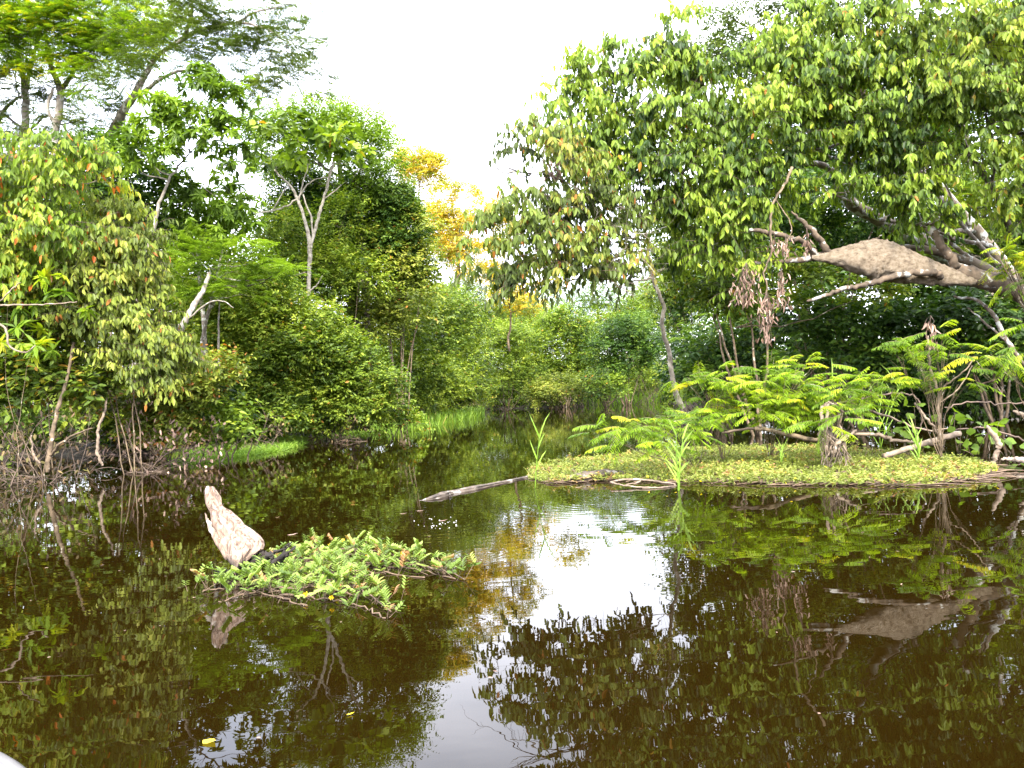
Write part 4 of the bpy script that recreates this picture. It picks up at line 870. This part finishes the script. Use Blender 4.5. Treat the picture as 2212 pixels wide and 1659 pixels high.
frond_shrub('airy feathery shrub on the tall pale stem at the right', (2029, 945, 9), [(1960, 750, 26, 7), (2000, 740, 30, 12), (2040, 760, 36, 12), (1990, 785, 40, 11), (2050, 800, 36, 13), (2010, 825, 34, 9), (2070, 830, 26, 9), (1940, 770, 20, 7), (2020, 720, 22, 9)], 8.9, 1.2)
frond_shrub('feathery branch reaching in from the right edge above the water', (2300, 900, 9), [(2140, 765, 34, 9), (2180, 755, 30, 8), (2105, 775, 24, 7), (2215, 700, 26, 9), (2230, 760, 30, 10)], 8.7, 1.7)
frond_shrub('bright fronds growing beside the great limb at the right edge', (2330, 760, 11.5), [(2170, 560, 34, 9), (2200, 590, 26, 12), (2190, 620, 34, 9), (2150, 545, 20, 7), (2225, 550, 26, 14)], 11.9, 2.2, r=.02)
pole('tall_stem', 'tall pale forked stem rising from the right part of the mat', 'stem',
     [[(2029, 950, 9, 3.6), (2028, 900, 9, 3.6), (2027, 845, 9, 3.5), (2012, 809, 9, 3), (2006, 765, 9, 2), (2005, 725, 9, 1)], [(2027, 845, 9, 2), (2050, 825, 8.9, 1.8), (2085, 800, 8.8, 1.5), (2105, 770, 8.8, 1)],
      [(2029, 870, 9, 1.6), (2070, 840, 9, 1.3), (2100, 790, 9, 1)], [(2025, 937, 9, 2.8), (2010, 915, 8.9, 2.8), (1990, 890, 8.9, 2.6), (1976, 870, 8.9, 2)]], 'tan', k=6)

# floating mat
def leaflets(mb, pts, n_per=7, L=.05, Wd=.02, m=0, spread=.8, zup=.9):
    """little upright sprigs of paired leaflets"""
    N = len(pts); t = norm(rng.normal(0, spread, (N, 3)) * [1, 1, .3] + UP * zup)
    s = np.tile(np.linspace(.25, 1, n_per), N)[:, None]
    bs = np.repeat(pts, n_per, 0) + np.repeat(t, n_per, 0) * s * L * 1.4
    sd = norm(np.cross(np.repeat(t, n_per, 0), UP + .01)) * np.tile(np.where(np.arange(n_per) % 2, 1, -1), N)[:, None]
    d = sd + np.repeat(t, n_per, 0) * .6 + rng.normal(0, .15, (N * n_per, 3))
    tone = np.repeat(np.clip(rng.normal(.45, .2, N) + .26 * np.sin(pts[:, 0] * 2.7 + 1.3 * np.sin(pts[:, 1] * 3.3)) * np.sin(pts[:, 1] * 5.1 + pts[:, 0]), 0, 1), n_per) + rng.normal(0, .08, N * n_per)
    add_leaves(mb, bs, d, UP + rng.normal(0, .4, (N * n_per, 3)), L * rng.uniform(.7, 1.2, N * n_per), Wd, tone, 'leaf', m)
matpoly = [(1140, 1035), (1180, 1046), (1290, 1040), (1420, 1042), (1560, 1046), (1700, 1050), (1820, 1052), (1960, 1052), (2090, 1040), (2168, 1022), (2100, 1000), (2000, 985), (1850, 975), (1700, 968), (1500, 972), (1350, 985), (1220, 1000), (1150, 1012)]
mb = MB(); pts = inpoly(matpoly, 7000, .01); pts[:, 2] += np.abs(rng.normal(0, .022, len(pts))) * (1 + np.sin(pts[:, 0] * 3.1) * np.cos(pts[:, 1] * 2.3)); leaflets(mb, pts, 6, .04, .017)
ng = inpoly(matpoly, 900, .0); blades(mb, ng, .14, .010, .6)
q = inpoly(matpoly, 70, .08)
add_leaves(mb, q, rs(70), np.tile(UP, (70, 1)), .03, .03, np.full(70, .95), 'leaf', 1)
for _ in range(1500):
    a = inpoly(matpoly, 1, .008)[0]; an = rng.normal(0, .35); dv = np.array([math.cos(an), math.sin(an), 0]) * rng.uniform(.15, .45)
    mb.tube(np.array([a, a + dv * .5 + [0, 0, rng.uniform(0, .03)], a + dv]), [.006, .006, .003], 4, 2, cap=False)
for i in range(16):   # reddish runners trailing off the right tip and along the front
    a = W(2060 + rng.uniform(-30, 60), 1030 + rng.uniform(-12, 14), .006); mb.tube(np.array([a, a + [.1, -.03, .01], a + [.2, rng.normal(0, .08), 0]]), .004, 4, 2, cap=False)
tag(mb.build('floating_vegetation', [LM['mat'], LM['petal'], BK['runner']]), 'long low mat of small leaved water plants on the right half of the river', None, kind='stuff')

# reeds standing in the water
def reed(label, px, py, top, n, L, d=None, spread=.25, w_=.016):
    b = W(px, py); dd = b[1]; root = empty('reed', b, label, 'reed', 'single reeds standing in the water')
    sb = MB(); lb = MB(); h = (P(px, top, dd) - P(px, py, dd))[2]
    for s_ in range(n):
        ln = rng.normal(0, spread * .35, 3) * [1, .5, 0]; f0 = b + rng.normal(0, .012, 3) * [1, 1, 0]; f0[2] = -.04
        hh = h * rng.uniform(.65, .85); c = curve([[*f0, .006], [*(f0 + UP * hh * .5 + ln * hh * .6), .005], [*(f0 + UP * hh + ln * hh * 1.5), .003]], 5)
        sb.tube(c[:, :3], c[:, 3], 5)
        for q in range(6):
            i = rng.integers(2, len(c)); an = rng.uniform(0, 6.28)
            dv = np.array([math.cos(an) * .45, math.sin(an) * .25, rng.uniform(.5, 1.3)])
            add_leaves(lb, c[i:i+1, :3], dv[None], (np.cross(dv, [0, 1, 0]) * .2 + [0, -.9, .5])[None], L * h * rng.uniform(.5, 1), w_, np.array([rng.uniform(.3, .8)]), 'blade', 0, 1.5)
    sb.build('stem', LM['grass'], root, b); lb.build('leaves', LM['grass'], root, b)
reed('reed with upright blades near the left end of the mat', 1158, 1054, 915, 1, .45)
reed('tallest pair of reeds in front of the mat centre', 1467, 1060, 905, 3, .38)
reed('short thin reed among the mat leaves', 1690, 1010, 940, 2, .5, spread=.3, w_=.01)
reed('small reed at the right part of the mat', 1988, 1005, 910, 2, .5)
reed('tall reed spreading blades beside the arching feathery shrub', 1900, 965, 775, 3, .4, spread=.5, w_=.012)

# sticks, logs and stump of the mat
pole('pale_log', 'smooth pale pole lying slanted on the right end of the mat', 'log', [[(1908, 985, 9.0, 5.5), (1960, 970, 9.1, 6), (2020, 951, 9.2, 6.5), (2073, 936, 9.3, 6)]], 'tan', jit=.003)
pole('broken_stick', 'bent broken stick upright at the right tip of the mat', 'stick', [[(2141, 1010, 8.2, 5), (2150, 985, 8.2, 5.5), (2158, 960, 8.2, 6), (2146, 940, 8.2, 5.5), (2131, 919, 8.2, 2.5)]], 'tan')
pole('broken_stick', 'tan stub pointing in from the right edge', 'stick', [[(2240, 905, 9, 7), (2212, 897, 9, 6), (2188, 888, 9, 2.5)]], 'tan')
pole('weathered_log', 'grey plank of driftwood lying flat at the right edge', 'log', [[(2260, 998, 8, 8), (2212, 994, 8.1, 7), (2185, 992, 8.2, 5), (2162, 991, 8.2, 2)]], 'driftwood')
for i, (ln, lab) in enumerate([
    ([(1776, 976, 8.9, 5), (1772, 930, 8.9, 4), (1775, 890, 8.9, 4), (1783, 872, 8.9, 3.5), (1800, 872, 8.9, 2.5)], 'bent dead stalk arching over the root stump'),
    ([(1786, 976, 8.8, 4), (1782, 930, 8.8, 4), (1786, 885, 8.8, 3), (1790, 868, 8.8, 2)], 'straight dead stalk beside the arched one'),
    ([(1795, 978, 8.7, 4.5), (1815, 955, 8.7, 4.5), (1835, 940, 8.7, 4), (1850, 930, 8.7, 2.5)], 'tan stalk slanting right out of the root stump'),
    ([(1700, 905, 9.6, 2), (1800, 925, 9.5, 2.6), (1870, 935, 9.5, 3), (1960, 955, 9.4, 2.5), (2040, 965, 9.4, 1.5)], 'long low branch arching behind the root stump'),
    ([(1800, 900, 10, 1.8), (1860, 885, 10, 2.4), (1930, 905, 10, 2.4), (2000, 930, 10, 2), (2060, 925, 10, 1.4)], 'thin arched branch above the heart leaves'),
    ([(1780, 880, 10.2, 1.4), (1870, 860, 10.2, 2), (1950, 850, 10.2, 2), (1985, 870, 10.2, 1.8), (1990, 930, 10.2, 1.5)], 'hooped thin branch left of the tall forked stem'),
    ([(1840, 935, 9.3, 3.4), (1900, 942, 9.3, 4.4), (1930, 950, 9.3, 4), (1975, 955, 9.3, 2.4)], 'pinkish branch lying low behind the mat'),
    ([(2060, 930, 9.8, 1.6), (2120, 925, 9.8, 2), (2180, 940, 9.8, 2), (2240, 960, 9.8, 2)], 'thin branch lying over the water toward the right edge'),
    ([(2040, 880, 10.4, 1.4), (2110, 868, 10.4, 1.7), (2170, 872, 10.4, 1.7), (2240, 868, 10.4, 1.7)], 'thin level branch in the shade at the right edge'),
    ([(1560, 935, 9.4, 2.6), (1640, 925, 9.4, 3), (1700, 940, 9.3, 2.6), (1760, 955, 9.2, 2)], 'brown arched branch under the centre feathery shrub'),
    ([(1630, 925, 9.3, 4), (1690, 935, 9.3, 5), (1750, 948, 9.2, 5), (1780, 950, 9.2, 4)], 'dark brown log half hidden under the centre feathery shrub')]):
    pole('dead_branch', lab, 'branch', [ln], ['tan', 'tan', 'tan', 'twig', 'tan', 'twig', 'tan', 'twig', 'twig', 'twig', 'brown'][i], k=6, group='dead branches lying round the floating mat', jit=.01)
def stump_roots():
    b = P(1800, 975, 8.8); b[2] = 0; root = empty('root_stump', b, 'dark hairy root stump standing on the mat under dead stalks', 'stump')
    mb = MB(); c = curve(pxc([(1800, 985, 17), (1797, 965, 14), (1791, 945, 10), (1788, 922, 4)], 8.9), 5); mb.tube(c[:, :3], c[:, 3], 12, rough=.12); mb.build('trunk', BK['wetwood'], root, b)
    rb = MB()
    for _ in range(22):
        a = P(rng.uniform(1782, 1822), rng.uniform(915, 950), 8.85); e = P(rng.uniform(1765, 1850), 978, 8.75 + rng.normal(0, .1)); e[2] = 0
        tubec(rb, [[*a, .008], [*((a + e) / 2 + rng.normal(0, .03, 3)), .007], [*e, .004]], 4, 3, .01)
    rb.build('roots', BK['tan'], root, b)
stump_roots()
def heart_vine():
    b = P(1930, 965, 9.3); b[2] = 0; root = empty('heart_leaf_vine', b, 'low vine with broad heart shaped leaves behind the pale pole', 'vine')
    lb = MB(); pts = []
    for (x, y, s, n) in [(1950, 925, 26, 8), (1910, 930, 20, 6), (1990, 955, 26, 8), (1870, 915, 16, 5), (2130, 925, 40, 9), (2060, 900, 30, 7), (2170, 950, 40, 8), (2100, 960, 40, 9), (1970, 885, 20, 4)]:
        for _ in range(n): pts.append(P(x + rng.normal(0, s * .6), y + rng.normal(0, s * .35), 9.6 + rng.normal(0, .15)))
    pts = np.array(pts); n = len(pts)
    add_leaves(lb, pts, rng.normal(0, .6, (n, 3)) - UP * .3 + [0, -.4, 0], UP + rng.normal(0, .5, (n, 3)) + [0, -.6, 0], rng.uniform(.09, .17, n), rng.uniform(.09, .15, n), rng.uniform(.3, .8, n), 'oval')
    lb.build('leaves', LM['feather'], root, b)
    sb = MB()
    for i in range(0, n, 2):
        e = pts[i]; f0 = np.array([e[0] + rng.normal(0, .1), e[1] + .05, 0]); tubec(sb, [[*f0, .004], [*((f0 + e) / 2 + rng.normal(0, .03, 3)), .004], [*e, .003]], 3, 3)
    sb.build('stem', BK['brown'], root, b)
heart_vine()
def log_mesh(label, pts, bark, k=14, name='floating_log', flat=.6, split=True):
    c = curve(pts, 10); n = len(c); t = norm(np.gradient(c[:, :3], axis=0)); a = norm(UP - t * (t @ UP)[:, None]); b = np.cross(t, a)
    ang = np.arange(k) * 2 * math.pi / k; w = rng.standard_normal((n, k)); w = (w + np.roll(w, 1, 0) + np.roll(w, -1, 0)) / 1.8
    groove = rng.uniform(.82, 1.1, k)
    rr = c[:, 3:4] * (1 + .07 * w) * groove[None]
    v = c[:, None, :3] + rr[..., None] * (a[:, None] * flat * np.cos(ang)[None, :, None] + b[:, None] * np.sin(ang)[None, :, None])
    i = np.arange(n - 1)[:, None] * k; j = np.arange(k)[None]; j2 = (j + 1) % k
    mb = MB(); mb.add(v.reshape(-1, 3), np.stack([i + j, i + j2, i + k + j2, i + k + j], -1).reshape(-1, 4), smooth=False)
    return tag(mb.build(name, BK[bark], None, c[0, :3].copy()), label, 'log')
def wz(px, py, r, z=0): return [*W(px, py, z), r]
log_mesh('long grey log floating low, its bare end pointing at the stump', [wz(880, 1092, .02, -.03), wz(908, 1083, .02, -.01), wz(925, 1079, .04, .0), wz(955, 1070, .065, .01), wz(975, 1064, .045, .01), wz(1020, 1056, .058, .005), wz(1080, 1044, .045, .0), wz(1150, 1030, .045, -.002), wz(1210, 1021, .04, .0), wz(1290, 1010, .06, .0)], 'wetwood')
log_mesh('short dark brown log end showing through the front of the mat', [wz(1225, 1034, .04, .03), wz(1260, 1029, .09, .05), wz(1310, 1024, .085, .06), wz(1345, 1022, .04, .05)], 'wetwood')
pole('twig_loop', 'oval loop of thin brown twig floating in front of the mat', 'twig', [[(1318, 1041, 8.32, 1.8), (1350, 1036, 8.4, 2.2), (1385, 1036, 8.4, 2.4), (1420, 1040, 8.3, 2.2), (1452, 1045, 8.15, 2), (1460, 1049, 8.1, 1.4)], [(1318, 1041, 8.32, 1.5), (1350, 1049, 8.15, 1.6), (1400, 1053, 8.0, 1.6), (1440, 1052, 8.0, 1.6), (1460, 1049, 8.1, 1.2)], [(1385, 1036, 8.4, 1.6), (1378, 1042, 8.25, 1.6), (1350, 1048, 8.15, 1)]], 'tan', k=5, jit=.003)
def root_mound():
    b = P(1490, 905, 15.2); b[2] = 0; root = empty('root_mound', b, 'dark mound of roots at the foot of the thin leaning trunk', 'root mound')
    mb = MB()
    for _ in range(34):
        a = P(1475 + rng.normal(0, 10), 872 + rng.normal(0, 4), 15.1); e = b + [rng.normal(.1, .35), rng.normal(0, .3), 0]
        tubec(mb, [[*a, .02], [*((a + e) / 2 + rng.normal(0, .07, 3)), .018], [*e, .012]], 4, 3, .015)
    mb.build('roots', BK['dark'], root, b)
root_mound()

# ------------------------------------------------------------------ foreground stump and water mimosa
def stump():
    d0 = 5.05
    # outline of the slab in pixels, walked down both edges from the top: (y, left x, right x)
    rows = [(1051,446,463),(1060,443,469),(1074,442,477),(1085,444,480),(1093,447,481),(1098,450,489),(1103,453,500),(1112,455,508),(1122,457,520),(1133,459,531),(1145,462,546),(1157,465,561),(1168,469,571),(1176,472,574),(1186,477,569),(1196,482,557),(1206,488,544),(1216,495,531),(1224,502,521),(1232,506,516)]
    n = len(rows); K = 13; front = []; back = []
    for i, (y, xl, xr) in enumerate(rows):
        u = i / (n - 1); dd = d0 + .16 - .28 * u
        for s in range(K):
            f_ = s / (K - 1); x = xl + (xr - xl) * f_ + (rng.normal(0, .8) if s in (0, K - 1) else 0)
            bul = math.sin(math.pi * f_) ** .6
            rid = .010 * math.sin(f_ * 19 + u * 3) + rng.normal(0, .0045)
            pf = P(x, y + rng.normal(0, .6), dd - (.03 + .09 * u) * bul - rid); pb = P(x, y, dd + (.02 + .10 * u) * bul + .012)
            front.append(pf); back.append(pb)
    mb = MB(); F_ = np.array(front); B_ = np.array(back); o = n * K
    q = []
    for i in range(n - 1):
        for s in range(K - 1):
            a = i * K + s; q.append([a, a + K, a + K + 1, a + 1]); q.append([o + a, o + a + 1, o + a + K + 1, o + a + K])
        q.append([i * K, o + i * K, o + (i + 1) * K, (i + 1) * K]); q.append([i * K + K - 1, (i + 1) * K + K - 1, o + (i + 1) * K + K - 1, o + i * K + K - 1])
    for s in range(K - 1): q.append([s, s + 1, o + s + 1, o + s])
    mb.add(np.vstack([F_, B_]), q, smooth=False)
    b = P(520, 1245, d0); b[2] = 0
    root = empty('driftwood_stump', b, 'bleached slab of broken driftwood sticking up beside the floating sprigs', 'stump')
    m, nn, l = nodes('bleached_grain'); out = nn.new('ShaderNodeOutputMaterial'); bs = nn.new('ShaderNodeBsdfPrincipled'); bs.inputs['Roughness'].default_value = .9
    tcx = nn.new('ShaderNodeTexCoord'); mp_ = nn.new('ShaderNodeMapping'); mp_.inputs['Rotation'].default_value = (0, math.radians(-28), 0); mp_.inputs['Scale'].default_value = (52, 52, 3.2)
    l.new(tcx.outputs['Object'], mp_.inputs['Vector']); z = nn.new('ShaderNodeTexNoise'); z.inputs['Scale'].default_value = 1.2; z.inputs['Detail'].default_value = 8; l.new(mp_.outputs['Vector'], z.inputs['Vector'])
    r = ramp(nn, [(.36, (.07, .045, .033)), (.46, (.185, .128, .095)), (.62, (.27, .195, .15))]); l.new(z.outputs['Fac'], r.inputs['Fac'])
    z2 = nn.new('ShaderNodeTexNoise'); z2.inputs['Scale'].default_value = 9; z2.inputs['Detail'].default_value = 6; l.new(tcx.outputs['Object'], z2.inputs['Vector'])
    r2 = ramp(nn, [(.58, (0, 0, 0)), (.66, (1, 1, 1))]); l.new(z2.outputs['Fac'], r2.inputs['Fac'])
    x = nn.new('ShaderNodeMix'); x.data_type = 'RGBA'; x.inputs['B'].default_value = (.46, .42, .38, 1); l.new(r2.outputs['Color'], x.inputs['Factor']); l.new(r.outputs['Color'], x.inputs['A'])
    sx = nn.new('ShaderNodeSeparateXYZ'); l.new(tcx.outputs['Object'], sx.inputs[0])   # wet, algae-dark waterline
    wl = nn.new('ShaderNodeMath'); wl.operation = 'MULTIPLY_ADD'; wl.inputs[1].default_value = .10; l.new(z2.outputs['Fac'], wl.inputs[0]); l.new(sx.outputs['Z'], wl.inputs[2])
    wr = nn.new('ShaderNodeMapRange'); wr.inputs['From Min'].default_value = .10; wr.inputs['From Max'].default_value = .19; l.new(wl.outputs[0], wr.inputs['Value'])
    xw = nn.new('ShaderNodeMix'); xw.data_type = 'RGBA'; xw.inputs['A'].default_value = (.03, .022, .015, 1); l.new(wr.outputs[0], xw.inputs['Factor']); l.new(x.outputs['Result'], xw.inputs['B']); l.new(xw.outputs['Result'], bs.inputs['Base Color'])
    bp = nn.new('ShaderNodeBump'); bp.inputs['Distance'].default_value = .012; bp.inputs['Strength'].default_value = .9; l.new(z.outputs['Fac'], bp.inputs['Height']); l.new(bp.outputs['Normal'], bs.inputs['Normal'])
    l.new(bs.outputs['BSDF'], out.inputs['Surface'])
    mb.build('slab', m, root, b)
    sp = MB(); tubec(sp, [[*P(492, 1208, 4.97), .018], [*P(472, 1172, 4.99), .020], [*P(454, 1138, 5.02), .017], [*P(443, 1108, 5.05), .003]], 6, 5, .002, rough=.12); sp.build('splinter', m, root, b)
    rb = MB()
    for ln in [[(498, 1236, 4.98, 10), (520, 1228, 4.98, 16), (560, 1208, 4.98, 18), (590, 1200, 4.95, 9)], [(575, 1235, 4.85, 10), (605, 1205, 4.85, 11), (632, 1178, 4.85, 3)], [(490, 1250, 4.9, 12), (480, 1240, 4.85, 8), (470, 1232, 4.8, 3)]]:
        for _q in range(4):
            tubec(rb, pxc([(a + rng.normal(0, 5), b_ + rng.normal(0, 4), c_ + rng.normal(0, .02), max(1.0, e_ * rng.uniform(.3, .6))) for a, b_, c_, e_ in ln]), 5, 4, .010, rough=.4)
    rb.build('rotten_base', BK['rot'], root, b)
stump()
def mimosa():
    b = W(700, 1260); root = empty('floating_plant', b, 'bright green floating plant with yellow flower heads in front of the stump', 'water plant')
    sb = MB(); lb = MB(); fb_ = MB(); hp = MB()
    runs = [[(500, 1262), (560, 1258), (640, 1262), (720, 1268), (770, 1290)], [(440, 1276), (480, 1270), (560, 1258), (660, 1255)], [(470, 1300), (540, 1285), (620, 1262), (700, 1240)], [(600, 1228), (650, 1210), (720, 1195), (800, 1198), (860, 1210)],
            [(600, 1240), (700, 1215), (800, 1215), (900, 1232), (985, 1252)], [(640, 1260), (740, 1235), (840, 1235), (920, 1248)], [(660, 1290), (720, 1300), (780, 1312), (830, 1335)], [(560, 1250), (620, 1225), (700, 1205), (780, 1185)],
            [(600, 1215), (660, 1198), (740, 1185), (820, 1188)], [(700, 1280), (760, 1262), (800, 1285), (850, 1320)], [(520, 1270), (600, 1285), (660, 1305)], [(740, 1200), (830, 1200), (900, 1215), (960, 1240)], [(580, 1235), (680, 1250), (760, 1225), (840, 1215)],
            [(840, 1225), (920, 1222), (1000, 1250)]]
    for rn in runs:
        c = curve([[*W(x + rng.normal(0, 3), y + rng.normal(0, 2), .006), .0042] for x, y in rn], 7, .006); sb.tube(c[:, :3], c[:, 3], 6, rough=.1)
        nn_ = len(c)
        for _ in range(int(nn_ * 1.15)):
            i = rng.integers(0, nn_); o = c[i, :3] + rng.normal(0, .035, 3) * [1, 1, 0]
            t = norm(rng.normal(0, .55, 3) * [1, 1, .2] + UP * rng.uniform(.5, 1.1)); h = rng.uniform(.035, .11)
            e = o + t * h; sb.tube(np.array([o, e]), [.002, .0015], 3, cap=False)
            # one compound leaf: pairs of oblong leaflets
            ax = norm(t * .6 + rng.normal(0, .6, 3) * [1, 1, .3]); npair = rng.integers(3, 6); fl = rng.uniform(.032, .05)
            sd = norm(np.cross(ax, UP + [.01, 0, 0])); tone = rng.normal(.48, .3)
            for sg in (1, -1):
                s = np.arange(npair)[:, None] * .0165; bs = e + ax * s
                lift = UP * rng.uniform(.0, .9)
                add_leaves(lb, bs, np.tile(sd * sg + ax * .45 + lift, (npair, 1)) + rng.normal(0, .08, (npair, 3)), np.tile(UP * .8 - sd * sg * .4, (npair, 1)), fl, fl * .43, np.full(npair, tone) + rng.normal(0, .05, npair), 'leaf')
    core = [(560, 1275), (590, 1250), (650, 1215), (760, 1188), (870, 1208), (890, 1228), (780, 1245), (760, 1280), (660, 1292), (590, 1290)]
    for o in inpoly(core, 105, .01):
        t = norm(rng.normal(0, .5, 3) * [1, 1, .2] + UP * rng.uniform(.5, 1.1)); h = rng.uniform(.02, .085); e = o + t * h
        sb.tube(np.array([o, e]), [.002, .0015], 3, cap=False)
        ax = norm(t * .6 + rng.normal(0, .6, 3) * [1, 1, .3]); npair = rng.integers(3, 6); fl = rng.uniform(.030, .046); sd = norm(np.cross(ax, UP + [.01, 0, 0])); tone = rng.normal(.48, .3)
        for sg in (1, -1):
            s = np.arange(npair)[:, None] * .0165; lift = UP * rng.uniform(.0, .9)
            add_leaves(lb, e + ax * s, np.tile(sd * sg + ax * .45 + lift, (npair, 1)) + rng.normal(0, .08, (npair, 3)), np.tile(UP * .8 - sd * sg * .4, (npair, 1)), fl, fl * .43, np.full(npair, tone) + rng.normal(0, .05, npair), 'leaf')
    for o in inpoly(core, 55, .006):
        an = rng.uniform(0, 6.28); dv = np.array([math.cos(an), math.sin(an) * .6, 0]) * rng.uniform(.05, .16); sb.tube(np.array([o, o + dv]), .004, 4, cap=False)
    lb.build('leaves', LM['sprig'], root, b); sb.build('stem', BK['runner'], root, b)
    for (x, y) in [(1432 - 0, 0)] * 0 + [(741, 1197 - 30), (712, 1177), (756, 1230), (868, 1195), (672, 1172), (792, 1262 - 60), (727, 1270), (660, 1283), (716, 1330 - 40), (820, 1183), (770, 1256)]:
        c = P(x, y, W(x, y + 14)[1]); f1 = MB(); u = rs(46); add_leaves(f1, c + u * .003, u, rs(46), .014, .0035, rng.random(46), 'kite')
        f1.build('flower', LM['petal'], root, b)
mimosa()

# floating leaves, bubbles
spots = [(452, 1600, .055, .8, 'yellow', 'large bright yellow leaf floating nearest the camera'), (872, 1109, .09, .45, 'dead', 'pale narrow leaf floating before the grey log'), (908, 1103, .09, .7, 'dead', 'orange brown leaf floating below the log tip'),
         (957, 1124, .085, .6, 'dead', 'pinkish leaf floating inside the ring of ripples'), (632, 1154, .09, .9, 'dead', 'long pale leaf floating right of the stump top'), (600, 1117, .05, .9, 'litter', 'tiny pale leaf floating farther behind the stump'),
         (1310, 1118, .05, .5, 'dead', 'tiny brown leaf floating below the twig loop'), (420, 1290, .03, .9, 'dead', 'tiny leaf left of the floating plant'), (548, 1180, .03, .8, 'litter', 'small speck of a leaf by the splintered stump edge'), (757, 1541, .03, .6, 'petal', 'tiny yellowish petal floating in the dark lower reflection'),
         (1250, 1052, .10, .5, 'dead', 'tan stick like leaf near the reed base')]
for x, y, L_, r_, mt, lab in spots:
    p = W(x, y, .006); a = rng.uniform(-.5, .5); d = np.array([[math.cos(a), math.sin(a), .03]])
    mb = MB(); add_leaves(mb, p[None] - d * L_ * .5, d, np.array([[0, 0, 1.]]), L_, L_ * (.75 if mt == 'yellow' else .32), np.array([r_]), 'oval', 0, -.5)
    tag(mb.build('fallen_leaf', LM[mt], None, p), lab, 'leaf', 'fallen leaves floating on the water')
def bubbles():
    m, n, l = nodes('foam_bubble'); out = n.new('ShaderNodeOutputMaterial'); b = n.new('ShaderNodeBsdfPrincipled'); b.inputs['Base Color'].default_value = (.30, .30, .28, 1); b.inputs['Roughness'].default_value = .08
    l.new(b.outputs['BSDF'], out.inputs['Surface']); mb = MB()
    for _ in range(30):
        u = rng.uniform(0, 1); c = W(945 + rng.normal(0, 26), 1133 + rng.normal(0, 5) - (14 if u > .8 else 0)); r = rng.uniform(.003, .007)
        pts = np.array([c + [0, 0, -.2 * r], c + [0, 0, .3 * r], c + [0, 0, .75 * r], c + [0, 0, 1.0 * r]]); mb.tube(pts, [r, r * .95, r * .6, r * .1], 6, cap=False)
    tag(mb.build('foam', m), 'scatter of small white bubbles inside the ripple rings', None, kind='stuff')
bubbles()
mb = MB(); q = np.vstack([inpoly([(0, 1640), (2200, 1640), (2200, 1080), (0, 1080)], 70, .004), inpoly([(0, 1080), (900, 1080), (900, 1000), (300, 1010)], 50, .004), inpoly([(1000, 1000), (1150, 1000), (1250, 900), (1060, 900)], 25, .004)])
n = len(q); a = rng.uniform(0, 6.28, n)
add_leaves(mb, q, np.stack([np.cos(a), np.sin(a), a * 0], 1), np.tile(UP, (n, 1)), rng.uniform(.008, .03, n), rng.uniform(.006, .014, n), rng.random(n), 'leaf', 0, .3)
tag(mb.build('debris', LM['dead']), 'tiny specks of leaf litter drifting on the water', None, kind='stuff')
# rim of the canoe the picture is taken from
def canoe():
    m, n, l = nodes('pale_hull_paint'); out = n.new('ShaderNodeOutputMaterial'); b = n.new('ShaderNodeBsdfPrincipled'); b.inputs['Base Color'].default_value = (.55, .53, .52, 1); b.inputs['Roughness'].default_value = .5
    z = n.new('ShaderNodeTexNoise'); z.inputs['Scale'].default_value = 14; r = ramp(n, [(.3, (.06, .055, .057)), (.7, (.105, .10, .10))]); l.new(z.outputs['Fac'], r.inputs['Fac']); l.new(r.outputs['Color'], b.inputs['Base Color']); l.new(b.outputs['BSDF'], out.inputs['Surface'])
    # bow tip seen at the lower left corner
    tip = W(-185, 1613, .31)
    Lh = 4.2; hw = .55; base = tip + np.array([.8, -Lh * .5, -.31])
    root = empty('canoe', base, 'pale grey canoe rim just visible in the bottom left corner', 'canoe')
    st = []; n_ = 40
    for i in range(n_):
        t_ = Lh * (i / (n_ - 1)) ** 1.8; y = tip[1] - t_; q_ = min(t_, Lh - t_) / 1.2; w_ = hw * (math.sqrt(max(0, 1 - (1 - q_) ** 2)) if q_ < 1 else 1) + .004; cx = tip[0] + .45 * t_
        st.append((cx, y, w_))
    hull = MB(); prof = [(-1, .30), (-.96, .16), (-.8, .02), (-.45, -.09), (0, -.12), (.45, -.09), (.8, .02), (.96, .16), (1, .30)]
    V = []
    for cx, y, w_ in st:
        k = min(1, w_ / hw)
        for a, z_ in prof: V.append([cx + a * w_, y, z_ if z_ > .25 else .30 - (.30 - z_) * (.35 + .65 * k)])
    nv = len(prof); q = [[i * nv + j, i * nv + j + 1, (i + 1) * nv + j + 1, (i + 1) * nv + j] for i in range(n_ - 1) for j in range(nv - 1)]
    V = np.array(V); V[:, 2] += .0; hull.add(V, q, smooth=True); hull.build('hull', m, root, base)
    for s in (-1, 1):
        rim = MB(); pts = np.array([[cx + s * w_, y, .31] for cx, y, w_ in st]); rim.tube(pts, .022, 8); rim.build('gunwale', m, root, base)
canoe()
